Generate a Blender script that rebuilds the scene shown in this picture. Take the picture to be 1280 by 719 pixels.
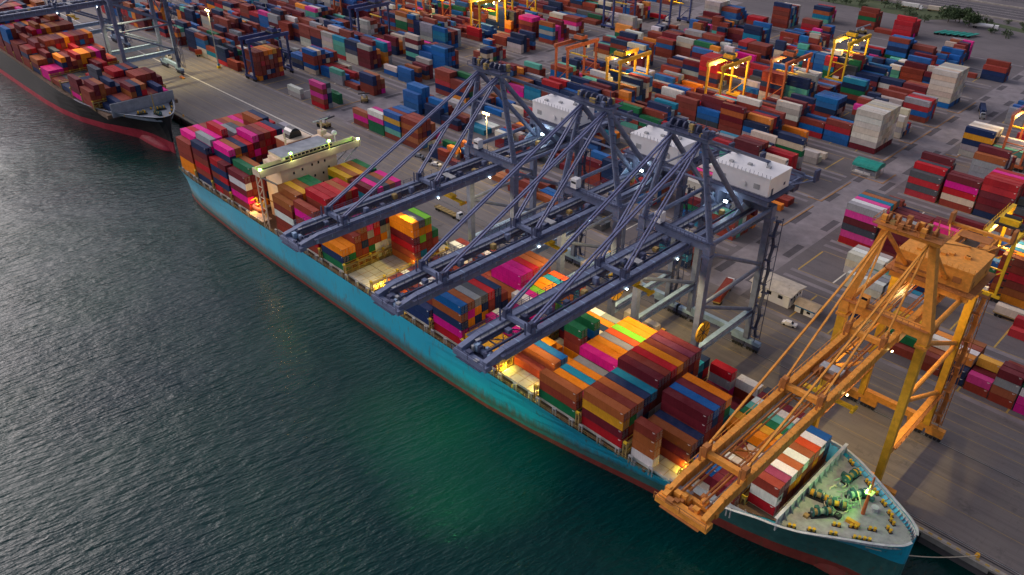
import bpy, math, random
from mathutils import Vector, Matrix
from mathutils.bvhtree import BVHTree
random.seed(11)
for o in list(bpy.data.objects): bpy.data.objects.remove(o)
SC = bpy.context.scene
COL = SC.collection
# ------------------------------------------------------------------ camera
# world: X runs along the quay towards the bow, Y inland from the quay edge, Z up from the quay surface (metres)
CAM = Vector((0.0, -151.5, 141.64))
YAW, PITCH = math.radians(135.544), math.radians(32.173)
cd = bpy.data.cameras.new('camera'); cd.sensor_width = 36; cd.lens = 28.12; cd.clip_start = 1; cd.clip_end = 8000
cam = bpy.data.objects.new('camera', cd); COL.objects.link(cam); SC.camera = cam
fw = Vector((math.cos(YAW)*math.cos(PITCH), math.sin(YAW)*math.cos(PITCH), -math.sin(PITCH)))
rt = Vector((math.sin(YAW), -math.cos(YAW), 0)); up = rt.cross(fw)
cam.matrix_world = Matrix(((rt.x, up.x, -fw.x, CAM.x), (rt.y, up.y, -fw.y, CAM.y), (rt.z, up.z, -fw.z, CAM.z), (0, 0, 0, 1)))
# ------------------------------------------------------------------ sky, sun, exposure
SUN_EL, SUN_AZ = math.radians(29), math.radians(195)      # azimuth counted from +X towards +Y
w = bpy.data.worlds.new('World'); SC.world = w; w.use_nodes = True
nt = w.node_tree; bg = nt.nodes['Background']
sky = nt.nodes.new('ShaderNodeTexSky'); sky.sky_type = 'NISHITA'; sky.sun_disc = False
sky.sun_elevation = SUN_EL; sky.sun_rotation = math.pi/2 - SUN_AZ
sky.air_density = 1.0; sky.dust_density = 5.0; sky.ozone_density = 2.0; sky.altitude = 0
hs = nt.nodes.new('ShaderNodeHueSaturation'); hs.inputs['Saturation'].default_value = 0.5
mx = nt.nodes.new('ShaderNodeMix'); mx.data_type = 'RGBA'; mx.blend_type = 'MULTIPLY'; mx.inputs['Factor'].default_value = 1
mx.inputs[7].default_value = (1.0, 0.95, 1.04, 1)
nt.links.new(sky.outputs[0], hs.inputs['Color']); nt.links.new(hs.outputs[0], mx.inputs[6]); nt.links.new(mx.outputs[2], bg.inputs['Color'])
bg.inputs['Strength'].default_value = 0.088
sd = bpy.data.lights.new('sun', 'SUN'); sd.energy = 0.42; sd.angle = math.radians(46); sd.color = (1.0, 0.93, 0.90)
sun = bpy.data.objects.new('sun', sd); COL.objects.link(sun)
sv = Vector((math.cos(SUN_EL)*math.cos(SUN_AZ), math.cos(SUN_EL)*math.sin(SUN_AZ), math.sin(SUN_EL)))
sun.rotation_euler = sv.to_track_quat('Z', 'Y').to_euler(); sun.location = (-300, 0, 300)
SC.view_settings.view_transform = 'Standard'; SC.view_settings.look = 'None'
SC.view_settings.exposure = 0.72; SC.view_settings.gamma = 1
SC.render.engine = 'CYCLES'
SC.cycles.max_bounces = 5; SC.cycles.diffuse_bounces = 2; SC.cycles.glossy_bounces = 3; SC.cycles.transmission_bounces = 2
SC.cycles.caustics_reflective = False; SC.cycles.caustics_refractive = False
try: SC.cycles.use_light_tree = True
except Exception: pass

# ------------------------------------------------------------------ materials
def node(nt, t, **kw):
    n = nt.nodes.new(t)
    for k, v in kw.items():
        if k[0] == 'i' and k[1:].isdigit(): n.inputs[int(k[1:])].default_value = v
        else: setattr(n, k, v)
    return n
def ramp(nt, src, stops):
    r = nt.nodes.new('ShaderNodeValToRGB'); e = r.color_ramp.elements
    while len(e) < len(stops): e.new(0.5)
    for el, (p, c) in zip(e, stops): el.position = p; el.color = (*c, 1) if len(c) == 3 else c
    nt.links.new(src, r.inputs[0]); return r.outputs[0]
def mixc(nt, fac, a, b, mode='MIX'):
    m = nt.nodes.new('ShaderNodeMix'); m.data_type = 'RGBA'; m.blend_type = mode
    for s, i in ((fac, 0), (a, 6), (b, 7)):
        if hasattr(s, 'links') or hasattr(s, 'is_linked'): nt.links.new(s, m.inputs[i])
        else: m.inputs[i].default_value = s if i == 0 else ((*s, 1) if len(s) == 3 else s)
    return m.outputs[2]
def noise(nt, vec, scale, detail=4, rough=.6, mapping=None):
    if mapping:
        mp = node(nt, 'ShaderNodeMapping'); mp.inputs['Scale'].default_value = mapping[0]
        if len(mapping) > 1:
            mp.vector_type = 'TEXTURE'; mp.inputs['Rotation'].default_value = mapping[1]; mp.inputs['Scale'].default_value = tuple(1/k for k in mapping[0])
        nt.links.new(vec, mp.inputs[0]); vec = mp.outputs[0]
    n = node(nt, 'ShaderNodeTexNoise'); n.inputs['Scale'].default_value = scale; n.inputs['Detail'].default_value = detail; n.inputs['Roughness'].default_value = rough
    nt.links.new(vec, n.inputs['Vector']); return n.outputs['Fac']
def new_mat(name):
    m = bpy.data.materials.new(name); m.use_nodes = True
    return m, m.node_tree, m.node_tree.nodes['Principled BSDF']
def paint(name, c, rough=.5, wear=.25, wear_c=(.16, .07, .03), scale=.6, metal=0.0, var=.25):
    """painted steel: uneven tone, faint rust patches and vertical streaks"""
    m, nt, b = new_mat(name)
    g = node(nt, 'ShaderNodeNewGeometry').outputs['Position']
    n1 = noise(nt, g, scale, 5); n2 = noise(nt, g, scale*2.2, 6, .7, ((1, 1, .25),))
    tone = ramp(nt, n1, [(.3, tuple(x*(1-var) for x in c)), (.7, tuple(min(1, x*(1+var*.6)) for x in c))])
    f = ramp(nt, n2, [(.58, (0, 0, 0)), (.74, (wear, wear, wear))])
    nt.links.new(mixc(nt, f, tone, wear_c), b.inputs['Base Color'])
    b.inputs['Roughness'].default_value = rough; b.inputs['Metallic'].default_value = metal; b.inputs['Specular IOR Level'].default_value = .3
    return m
def emit(name, c, s):
    m, nt, b = new_mat(name)
    b.inputs['Base Color'].default_value = (*c, 1); b.inputs['Emission Color'].default_value = (*c, 1); b.inputs['Emission Strength'].default_value = s
    return m
def container_mat(attr):
    m, nt, b = new_mat('container_paint' + ('_mass' if attr else ''))
    if attr: c = node(nt, 'ShaderNodeVertexColor', layer_name='tint').outputs['Color']
    else: c = node(nt, 'ShaderNodeObjectInfo').outputs['Color']
    geo = node(nt, 'ShaderNodeNewGeometry'); g = geo.outputs['Position']
    n1 = noise(nt, g, .35, 5, .65); n2 = noise(nt, g, 1.1, 6, .7, ((1, 1, .3),)); n3 = noise(nt, g, 3.2, 3, .6, ((1, 1, .12),))
    tone = mixc(nt, 1.0, c, ramp(nt, n1, [(.28, (.86, .86, .86)), (.72, (1.1, 1.1, 1.1))]), 'MULTIPLY')
    tone = mixc(nt, 1.0, tone, ramp(nt, n3, [(.3, (.86, .86, .86)), (.7, (1.07, 1.07, 1.07))]), 'MULTIPLY')
    tone = mixc(nt, ramp(nt, n2, [(.64, (0, 0, 0)), (.80, (.45, .45, .45))]), tone, (.11, .05, .03))
    # dust lies on the roofs
    sx = node(nt, 'ShaderNodeSeparateXYZ'); nt.links.new(geo.outputs['Normal'], sx.inputs[0])
    mt = node(nt, 'ShaderNodeMath', operation='MULTIPLY'); nt.links.new(ramp(nt, sx.outputs['Z'], [(.6, (0, 0, 0)), (.95, (1, 1, 1))]), mt.inputs[0])
    nt.links.new(ramp(nt, n1, [(.35, (.0, .0, .0)), (.8, (.10, .10, .10))]), mt.inputs[1])
    tone = mixc(nt, mt.outputs[0], tone, (.34, .28, .26))
    nt.links.new(tone, b.inputs['Base Color']); b.inputs['Roughness'].default_value = .6; b.inputs['Specular IOR Level'].default_value = .10
    return m
CM = container_mat(False); CMM = container_mat(True)
M = dict(
 galv=paint('galvanised_steel', (.38, .38, .38), .45, .2),
 dark=paint('dark_steel', (.03, .03, .035), .6, .2),
 black=paint('black_rubber', (.015, .015, .015), .8, 0),
 blue=paint('crane_blue_grey', (.15, .18, .285), .45, .22, (.10, .07, .07)),
 bluel=paint('crane_light_blue', (.28, .40, .56), .45, .15),
 crust=paint('crane_rust_orange', (.42, .16, .045), .6, .4, (.2, .08, .03)),
 stay=paint('crane_stay_blue', (.12, .14, .27), .45, .15),
 blued=paint('crane_dark_blue', (.06, .07, .13), .55, .2),
 orange=paint('crane_orange', (.76, .31, .05), .5, .22, (.34, .12, .035), .9),
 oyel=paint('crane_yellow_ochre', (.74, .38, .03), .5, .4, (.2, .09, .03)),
 yellow=paint('machine_yellow', (.75, .45, .02), .5, .3, (.15, .08, .03)),
 rtgo=paint('yard_crane_orange', (.55, .14, .05), .5, .3),
 rtgb=paint('yard_crane_blue', (.04, .06, .19), .5, .25),
 white=paint('white_paint', (.78, .76, .75), .5, .12, (.4, .35, .3), .25, 0, .08),
 cream=paint('ship_cream', (.72, .56, .40), .5, .2, (.35, .18, .08), .3, 0, .12),
 teal=None, red=paint('antifouling_red', (.20, .034, .026), .65, .9, (.09, .055, .03), .35),
 green=paint('waterline_green', (.04, .14, .13), .7, .85, (.14, .06, .025), .5),
 hull2=paint('hull_black', (.010, .010, .013), .6, .12, (.06, .035, .03), .25),
 red2=paint('hull_red', (.46, .03, .055), .6, .2, (.2, .05, .04), .3),
 deck=paint('deck_rust', (.16, .10, .065), .8, .6, (.09, .045, .025), .5),
 fore=paint('forecastle_deck', (.36, .37, .355), .7, .6, (.19, .16, .12), .7),
 bulw=paint('bulwark_white', (.50, .52, .52), .6, .3, (.25, .15, .1), .5),
 hatch=paint('hatch_cover', (.50, .47, .40), .65, .6, (.3, .19, .07), .22, 0, .3),
 lash=paint('lashing_frame', (.36, .25, .09), .7, .5, (.12, .06, .03), .7),
 lashy=paint('lashing_yellow', (.70, .46, .03), .6, .35, (.2, .1, .03), .7),
 grey=paint('ship_grey', (.25, .27, .31), .6, .25, (.2, .12, .08), .4),
 concr=paint('concrete', (.34, .31, .27), .9, .4, (.16, .13, .10), .4),
 teroof=paint('green_roof', (.012, .24, .19), .5, .1),
 lifeb=paint('lifeboat_orange', (.75, .15, .03), .45, .1),
 rope=paint('rope', (.62, .52, .38), .9, 0),
 ropeg=paint('mooring_rope_green', (.30, .42, .30), .9, 0),
 glass=None, funnel=paint('funnel_rust', (.30, .075, .03), .6, .35),
 blueroof=paint('blue_paint', (.04, .22, .48), .5, .1), wood=paint('timber', (.36, .20, .09), .85, .3, (.1, .05, .03)),
 steelr=paint('rail_steel', (.05, .045, .05), .5, .2), line=paint('road_paint_white', (.62, .58, .50), .8, .55, (.14, .12, .12), .5),
 liney=paint('road_paint_yellow', (.45, .30, .07), .8, .95, (.13, .115, .11), .9),
 asph2=paint('patched_asphalt', (.095, .086, .095), .9, .3, (.05, .045, .05), .2),
 conc2=paint('light_concrete_lane', (.23, .205, .215), .9, .45, (.08, .07, .07), .2),
 trunk=paint('bark', (.08, .055, .035), .9, 0), 
 lampw=emit('lamp_warm', (1, .68, .22), 22), lampg=emit('lamp_green', (.25, 1, .12), 30), lampc=emit('lamp_cool', (.75, .95, 1), 16), lampr=emit('lamp_red', (1, .04, .03), 25))
def glass_mat():
    m, nt, b = new_mat('dark_glass'); b.inputs['Base Color'].default_value = (.012, .014, .018, 1); b.inputs['Roughness'].default_value = .12; return m
M['glass'] = glass_mat()
def teal_mat():
    m, nt, b = new_mat('hull_teal'); g = node(nt, 'ShaderNodeNewGeometry').outputs['Position']
    n1 = noise(nt, g, .05, 4, .6); n2 = noise(nt, g, 1.0, 6, .72, ((1, 1, .16),)); n3 = noise(nt, g, .22, 5, .65)
    c = ramp(nt, n1, [(.3, (.014, .33, .49)), (.7, (.02, .42, .58))])
    c = mixc(nt, ramp(nt, n3, [(.55, (0, 0, 0)), (.8, (.35, .35, .35))]), c, (.05, .46, .54))
    c = mixc(nt, ramp(nt, n2, [(.57, (0, 0, 0)), (.70, (.85, .85, .85))]), c, (.12, .075, .04))
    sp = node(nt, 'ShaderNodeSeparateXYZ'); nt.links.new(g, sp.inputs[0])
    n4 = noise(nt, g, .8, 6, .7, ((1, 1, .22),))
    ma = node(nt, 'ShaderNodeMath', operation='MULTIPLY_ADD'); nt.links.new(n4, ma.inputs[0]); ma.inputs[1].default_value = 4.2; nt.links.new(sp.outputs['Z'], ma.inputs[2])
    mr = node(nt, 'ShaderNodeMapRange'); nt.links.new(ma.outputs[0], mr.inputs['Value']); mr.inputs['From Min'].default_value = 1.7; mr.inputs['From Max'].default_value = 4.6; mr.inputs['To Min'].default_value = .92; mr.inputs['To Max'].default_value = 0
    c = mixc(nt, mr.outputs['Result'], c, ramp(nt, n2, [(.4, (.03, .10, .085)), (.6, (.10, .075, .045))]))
    nt.links.new(c, b.inputs['Base Color']); b.inputs['Roughness'].default_value = .42; return m
M['teal'] = teal_mat()
def leaf_mat():
    m, nt, b = new_mat('foliage'); g = node(nt, 'ShaderNodeNewGeometry').outputs['Position']
    nt.links.new(ramp(nt, noise(nt, g, .5, 3), [(.3, (.02, .045, .015)), (.7, (.06, .10, .03))]), b.inputs['Base Color']); b.inputs['Roughness'].default_value = .8; return m
M['leaf'] = leaf_mat()
def grass_mat():
    m, nt, b = new_mat('grass'); g = node(nt, 'ShaderNodeNewGeometry').outputs['Position']
    nt.links.new(ramp(nt, noise(nt, g, .15, 6, .7), [(.3, (.035, .06, .02)), (.6, (.07, .09, .035)), (.8, (.12, .10, .06))]), b.inputs['Base Color']); b.inputs['Roughness'].default_value = .95; return m
M['grass'] = grass_mat()
def asphalt_mat():
    m, nt, b = new_mat('asphalt'); g = node(nt, 'ShaderNodeNewGeometry').outputs['Position']
    n1 = noise(nt, g, .018, 6, .65); n2 = noise(nt, g, .3, 6, .7, ((.18, 1, 1),)); n3 = noise(nt, g, .06, 5, .7); n4 = noise(nt, g, 2.5, 4, .7)
    c = ramp(nt, n1, [(.3, (.090, .078, .082)), (.7, (.165, .143, .148))])
    c = mixc(nt, ramp(nt, n2, [(.5, (0, 0, 0)), (.75, (.6, .6, .6))]), c, (.055, .05, .055))
    c = mixc(nt, ramp(nt, n3, [(.58, (0, 0, 0)), (.75, (.5, .5, .5))]), c, (.18, .155, .135))
    c = mixc(nt, 1.0, c, ramp(nt, n4, [(.3, (.85, .85, .85)), (.7, (1.1, 1.1, 1.1))]), 'MULTIPLY')
    nt.links.new(c, b.inputs['Base Color']); b.inputs['Roughness'].default_value = .85; return m
M['asph'] = asphalt_mat()
def apron_mat():
    m, nt, b = new_mat('quay_concrete'); g = node(nt, 'ShaderNodeNewGeometry').outputs['Position']
    n1 = noise(nt, g, .03, 6, .65); n2 = noise(nt, g, .30, 7, .75, ((.07, 1, 1),)); n3 = noise(nt, g, .12, 6, .75)
    c = ramp(nt, n1, [(.3, (.135, .118, .115)), (.7, (.205, .18, .168))])
    c = mixc(nt, ramp(nt, n2, [(.44, (0, 0, 0)), (.72, (.7, .7, .7))]), c, (.085, .075, .078))
    c = mixc(nt, ramp(nt, n3, [(.56, (0, 0, 0)), (.70, (.7, .7, .7))]), c, (.05, .046, .046))
    br = node(nt, 'ShaderNodeTexBrick'); br.inputs['Scale'].default_value = .12; br.inputs['Mortar Size'].default_value = .006
    br.inputs['Color1'].default_value = br.inputs['Color2'].default_value = (1, 1, 1, 1); br.inputs['Mortar'].default_value = (.86, .86, .86, 1)
    nt.links.new(g, br.inputs['Vector']); c = mixc(nt, 1.0, c, br.outputs['Color'], 'MULTIPLY')
    nt.links.new(c, b.inputs['Base Color']); b.inputs['Roughness'].default_value = .8; return m
M['apron'] = apron_mat()
def water_mat():
    m, nt, b = new_mat('harbour_water'); g = node(nt, 'ShaderNodeNewGeometry').outputs['Position']
    n0 = noise(nt, g, .012, 4, .6)
    nt.links.new(ramp(nt, n0, [(.35, (.0002, .020, .026)), (.65, (.0002, .035, .025))]), b.inputs['Base Color'])
    b.inputs['Roughness'].default_value = .10; b.inputs['IOR'].default_value = 1.33
    r = -math.radians(78)
    a = noise(nt, g, .70, 3, .5, ((.30, 1, 1), (0, 0, -r))); c2 = noise(nt, g, 1.7, 3, .6, ((.45, 1, 1), (0, 0, -r-.25))); d = noise(nt, g, .07, 2, .5)
    ad = node(nt, 'ShaderNodeMath', operation='MULTIPLY_ADD'); nt.links.new(c2, ad.inputs[0]); ad.inputs[1].default_value = .32; nt.links.new(a, ad.inputs[2])
    ad2 = node(nt, 'ShaderNodeMath', operation='MULTIPLY_ADD'); nt.links.new(d, ad2.inputs[0]); ad2.inputs[1].default_value = .7; nt.links.new(ad.outputs[0], ad2.inputs[2])
    bp = node(nt, 'ShaderNodeBump'); bp.inputs['Strength'].default_value = 1; bp.inputs['Distance'].default_value = .62
    sl = node(nt, 'ShaderNodeMath', operation='MULTIPLY'); nt.links.new(ramp(nt, noise(nt, g, .022, 5, .65, ((.5, 1, 1), (0, 0, -r-.5))), [(.34, (.45, .45, .45)), (.66, (1.15, 1.15, 1.15))]), sl.inputs[0]); nt.links.new(ad2.outputs[0], sl.inputs[1])
    nt.links.new(sl.outputs[0], bp.inputs['Height']); nt.links.new(bp.outputs[0], b.inputs['Normal'])
    return m
M['water'] = water_mat()

# ------------------------------------------------------------------ mesh helpers
class MB:
    def __init__(s): s.v = []; s.f = []; s.m = []; s.mats = []
    def mi(s, mat):
        if mat not in s.mats: s.mats.append(mat)
        return s.mats.index(mat)
    def add(s, vs, fs, mat):
        o = len(s.v); k = s.mi(mat); s.v += [tuple(v) for v in vs]
        for f in fs: s.f.append(tuple(i+o for i in f)); s.m.append(k)
    def box(s, x0, x1, y0, y1, z0, z1, mat):
        s.add([(x0,y0,z0),(x1,y0,z0),(x1,y1,z0),(x0,y1,z0),(x0,y0,z1),(x1,y0,z1),(x1,y1,z1),(x0,y1,z1)],
              [(3,2,1,0),(4,5,6,7),(0,1,5,4),(1,2,6,5),(2,3,7,6),(3,0,4,7)], mat)
    def beam(s, p, q, w, h, mat, w2=None, h2=None):
        p, q = Vector(p), Vector(q); d = (q-p).normalized()
        a = d.cross(Vector((0, 0, 1)))
        a = Vector((1, 0, 0)) if a.length < 1e-3 else a.normalized()
        b = a.cross(d)
        vs = []
        for c, ww, hh in ((p, w, h), (q, w2 or w, h2 or h)):
            vs += [c-a*ww/2-b*hh/2, c+a*ww/2-b*hh/2, c+a*ww/2+b*hh/2, c-a*ww/2+b*hh/2]
        s.add(vs, [(3,2,1,0),(4,5,6,7),(0,1,5,4),(1,2,6,5),(2,3,7,6),(3,0,4,7)], mat)
    def tube(s, p, q, r, mat, n=8, r2=None, caps=True):
        p, q = Vector(p), Vector(q); d = (q-p).normalized()
        a = d.cross(Vector((0, 0, 1)))
        a = Vector((1, 0, 0)) if a.length < 1e-3 else a.normalized()
        b = a.cross(d); vs = []
        for c, rr in ((p, r), (q, r2 if r2 is not None else r)):
            for i in range(n):
                t = 2*math.pi*i/n; vs.append(c+a*math.cos(t)*rr+b*math.sin(t)*rr)
        fs = [(i, (i+1) % n, n+(i+1) % n, n+i) for i in range(n)]
        if caps: fs += [tuple(reversed(range(n))), tuple(range(n, 2*n))]
        s.add(vs, fs, mat)
    def path(s, pts, r, mat, n=5):
        for a, b in zip(pts, pts[1:]): s.tube(a, b, r, mat, n)
    def build(s, name, parent=None, loc=None, smooth=False):
        me = bpy.data.meshes.new(name); me.from_pydata(s.v, [], s.f)
        for m in s.mats: me.materials.append(m)
        me.polygons.foreach_set('material_index', s.m)
        if smooth: me.polygons.foreach_set('use_smooth', [True]*len(s.f))
        me.update()
        return link(name, me, parent, loc)
def link(name, me, parent=None, loc=None):
    o = bpy.data.objects.new(name, me); COL.objects.link(o)
    if parent: o.parent = parent
    if loc: o.location = loc
    return o
def tag(o, label=None, cat=None, group=None, kind=None):
    if label: o['label'] = label
    if cat: o['category'] = cat
    if group: o['group'] = group
    if kind: o['kind'] = kind
    return o
def thing(name, loc, label, cat, group=None, rz=0):
    o = bpy.data.objects.new(name, None); COL.objects.link(o); o.location = loc; o.rotation_euler = (0, 0, rz); o.empty_display_size = 1
    return tag(o, label, cat, group)
def children(o): return [c for c in o.children]
def copy_tree(o, parent=None):
    c = o.copy(); COL.objects.link(c)
    if parent: c.parent = parent
    for ch in o.children: copy_tree(ch, c)
    return c
def lamp(kind, loc, energy, color, target=None, size=.6, angle=110, blend=.6, parent=None):
    l = bpy.data.lights.new('floodlight_glow', kind); l.energy = energy*(2.6 if color == WARM or color[2] < .5 and color[1] < .95 else 1.6); l.color = color; l.shadow_soft_size = size*.45
    o = bpy.data.objects.new('floodlight_glow', l); COL.objects.link(o); o.location = loc
    if kind == 'SPOT':
        l.spot_size = math.radians(angle); l.spot_blend = blend
        o.rotation_euler = (Vector(loc)-Vector(target)).to_track_quat('Z', 'Y').to_euler()
    if parent:
        o.parent = parent
    return o
WARM = (1.0, .74, .30); GREEN = (.35, 1.0, .18); COOL = (.8, .95, 1.0)
# ------------------------------------------------------------------ water, ground, quay
WL = -3.5
b = MB(); b.add([(-3000, -2500, WL), (1500, -2500, WL), (1500, 3, WL), (-3000, 3, WL)], [(0, 1, 2, 3)], M['water']); tag(b.build('water'), kind='structure')
b = MB(); b.add([(-3000, 56, 0), (1500, 56, 0), (1500, 4000, 0), (-3000, 4000, 0)], [(0, 1, 2, 3)], M['asph']); tag(b.build('ground'), kind='structure')
b = MB(); b.box(-3000, 1500, 0, 56, -7, 0, M['apron']); b.box(-3000, 1500, -.35, 0, -1.4, .12, M['concr']); b.box(-3000, 1500, 0, .9, .004, .22, M['concr'])
quay = tag(b.build('quay'), kind='structure')
b = MB()
for y in (3.0, 32.0):
    b.box(-3000, 1500, y-.32, y+.32, .004, .012, M['steelr']); b.box(-3000, 1500, y-.06, y+.06, .012, .08, M['galv'])
b.box(-3000, 1500, 1.9, 2.3, .004, .012, M['dark'])
b.build('crane_rail', quay)
b = MB(); b.box(-3000, -300, 33.6, 34.5, .004, .010, M['line'])
for y in (38.5, 42.5, 46.5, 50.5):
    b.box(-3000, 1500, y-.06, y+.06, .004, .009, M['liney'])
for y in (12, 20, 28): b.box(-3000, 1500, y-.05, y+.05, .004, .008, M['liney'])
b.build('lane_marking', quay)
fm = None
for i in range(34):
    x = -520+i*16
    b = MB()
    b.tube((0, -.95, -2.9), (0, -.95, -.5), .6, M['black'], 10); b.box(-.9, .9, -.4, -.36, -3, -.4, M['dark'])
    if fm is None: f = b.build('fender', quay, (x, 0, 0)); fm = f.data
    else: f = link('fender', fm, quay, (x, 0, 0))
bm_ = None
for i in range(26):
    x = -512+i*20
    if bm_ is None:
        b = MB(); b.tube((0, 0, .1), (0, 0, .6), .28, M['oyel'], 10); b.tube((0, 0, .6), (0, 0, .8), .42, M['oyel'], 10); b.box(-.5, .5, -.5, .5, .02, .14, M['oyel'])
        f = b.build('mooring_bollard'); bm_ = f
    else: f = bm_.copy(); COL.objects.link(f)
    f.location = (x, 1.35, .2)
    tag(f, 'yellow mooring bollard on the coping of the quay edge', 'bollard', 'mooring bollards along the quay edge')
# yellow dashes on the coping
b = MB()
for i in range(300): b.box(-500+i*2, -499.1+i*2, .12, .7, .224, .229, M['liney'])
tag(b.build('edge_marking', quay), kind='stuff')

# ------------------------------------------------------------------ hulls
def hull(name, stations, cl, bands, parent, zbot=-6, p=1.6):
    """stations: (x, half breadth at water, half breadth at deck, deck z, red top, green top)"""
    mb = MB(); rows = []
    for (x, hw, hd, zd, zr, zg) in stations:
        zs = [zbot, WL, zr, zg] + [zg+(zd-zg)*t for t in (.25, .5, .75, 1)]
        col = []
        for z in zs:
            t = max(0, (z-WL)/(zd-WL)); h = hw+(hd-hw)*t**p if z >= WL else hw*.97
            col.append((h, z))
        rows.append((x, col))
    n = 8
    for side in (-1, 1):
        base = {}
        vs = []
        for (x, col) in rows:
            for (h, z) in col: vs.append((x, cl+side*h, z))
        for i in range(len(rows)-1):
            for j in range(n-1):
                a, bb, c, d = i*n+j, (i+1)*n+j, (i+1)*n+j+1, i*n+j+1
                f = (a, bb, c, d) if side < 0 else (d, c, bb, a)
                base.setdefault(bands[j], []).append(f)
        for mat, fs in base.items(): mb.add(vs, fs, mat)
    # transom at the first station and stem plate at the last
    for k in (0, -1):
        x, col = rows[k]
        for j in range(n-1):
            mb.add([(x, cl-col[j][0], col[j][1]), (x, cl+col[j][0], col[j][1]), (x, cl+col[j+1][0], col[j+1][1]), (x, cl-col[j+1][0], col[j+1][1])], [(3,2,1,0) if k == 0 else (0,1,2,3)], bands[j])
    o = mb.build(name, parent, smooth=False)
    return o
def interp(st, x, k):
    for a, b_ in zip(st, st[1:]):
        if a[0] <= x <= b_[0]:
            t = (x-a[0])/(b_[0]-a[0]); return a[k]+(b_[k]-a[k])*t
    return st[0][k] if x < st[0][0] else st[-1][k]
def hb_at(st, x, z, p):
    hw, hd, zd = interp(st, x, 1), interp(st, x, 2), interp(st, x, 3); t = min(1, max(0, (z-WL)/(zd-WL))); return hw+(hd-hw)*t**p
def deck_sheet(st, cl, x0, x1, z, mat, inset=.15, step=3.0, p=2.7):
    mb = MB(); n = max(2, int((x1-x0)/step)); L = []; 
    for i in range(n+1):
        x = x0+(x1-x0)*i/n; zz = z(x) if callable(z) else z; h = max(.05, hb_at(st, x, zz, p)-inset); L.append((x, h, zz))
    for (a, ha, za), (c, hc, zc) in zip(L, L[1:]):
        mb.add([(a, cl-ha, za), (c, cl-hc, zc), (c, cl+hc, zc), (a, cl+ha, za)], [(0, 1, 2, 3)], mat)
    return mb
CL = -20.2
S1 = [(-309, 14.5, 17.6, 10, -2, -.8), (-303, 15.8, 18.3, 10, -2, -.8), (-294, 17, 18.8, 10, -2.1, -1), (-280, 17.6, 19, 10, -2.2, -1.2), (-262, 18.5, 19, 10, -2.3, -1.3), (-240, 19, 19, 10, -2.3, -1.3), (-200, 19.05, 19.05, 10, -2.3, -1.3),
      (-150, 19, 19, 10, -2.3, -1.3), (-125, 18.1, 19, 10, -2.3, -1.3), (-110, 16.6, 19, 10, -2.2, -1.2), (-95, 14.4, 18.9, 10, -2.0, -.6), (-80, 11.8, 18.6, 10.2, -1.7, .4), (-68, 10, 18.2, 11.0, -1.4, 1.2),
      (-60, 8.6, 17.7, 11.8, -.9, 3.2), (-52, 7.2, 16.9, 13.0, -.8, 5.0), (-46, 5.8, 16.2, 14.6, -.7, 7.0), (-42, 4.6, 15.5, 15.0, -.6, 8.2), (-38, 3.2, 13.9, 15.1, -.5, 8.8), (-34, 1.8, 11.5, 15.3, -.4, 9.0),
      (-30, .8, 9.0, 15.5, -.3, 9.0), (-26.5, .4, 6.9, 15.6, -.2, 9.0), (-23.5, .3, 4.9, 15.8, -.2, 9.0), (-21.7, .22, 3.2, 15.9, -.2, 9.0), (-21.1, .21, 2.2, 15.95, -.2, 9.0), (-20.75, .2, 1.1, 16, -.2, 9.0)]
ship = thing('container_ship', (0, 0, 0), 'long teal container ship with red waterline and cream bridge moored under the cranes', 'ship')
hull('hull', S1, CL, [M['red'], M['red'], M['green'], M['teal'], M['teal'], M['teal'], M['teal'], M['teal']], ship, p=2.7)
# bulbous bow
b = MB(); N = 12
prof = [(-48, 2.9), (-44, 3.0), (-40, 3.0), (-36, 2.8), (-32.5, 2.5), (-29.8, 1.9), (-28.2, 1.0), (-27.8, .2)]
vs = []; fs = []
for x, r in prof:
    for i in range(N):
        t = 2*math.pi*i/N; vs.append((x, CL+math.cos(t)*r, -3.9+math.sin(t)*r*1.25))
for i in range(len(prof)-1):
    for j in range(N): fs.append((i*N+j, (i+1)*N+j, (i+1)*N+(j+1) % N, i*N+(j+1) % N))
b.add(vs, fs, M['red']); b.build('bulbous_bow', ship, smooth=True)
deck_sheet(S1, CL, -309, -42.3, lambda x: min(12.0, interp(S1, x, 3)-1.0), M['deck']).build('main_deck', ship)
deck_sheet(S1, CL, -42.2, -20.8, 14.3, M['fore'], .3, 1.2).build('forecastle_deck', ship)
# bulwark cap, inner plating and stays
def bulwark(st, cl, x0, x1, zin, parent, n=26, mat=None, thick=.35):
    ib = MB()
    for side in (-1, 1):
        mb = MB(); P = []
        for i in range(n+1):
            x = x0+(x1-x0)*(1-(1-i/n)**1.6); P.append((x, cl+side*interp(st, x, 2), interp(st, x, 3)))
        for (a, c) in zip(P, P[1:]):
            ca = Vector(a)+Vector((0, 0, .06)); cc = Vector(c)+Vector((0, 0, .06))
            mb.beam(ca, cc, .55, .12, mat)
            ya, yc = a[1]-side*.5, c[1]-side*.5
            q = [(a[0]-.1, ya, zin), (c[0]-.1, yc, zin), (c[0]-.1, yc, c[2]), (a[0]-.1, ya, a[2])]
            mb.add(q, [(0, 1, 2, 3)] if side > 0 else [(3, 2, 1, 0)], mat)
            m_ = (Vector(a)+Vector(c))/2
            ib.add([(m_.x, m_.y-side*.52, m_.z-.1), (m_.x-.5, m_.y-side*1.1, zin), (m_.x, m_.y-side*.52, zin), (m_.x+.1, m_.y-side*.52, m_.z-.1), (m_.x-.4, m_.y-side*1.1, zin), (m_.x+.1, m_.y-side*.52, zin)], [(0,1,2),(5,4,3),(0,3,4,1),(1,4,5,2)], M['grey'])
        mb.build('bulwark', parent)
    tag(ib.build('bulwark_stay', parent), kind='stuff')
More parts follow.
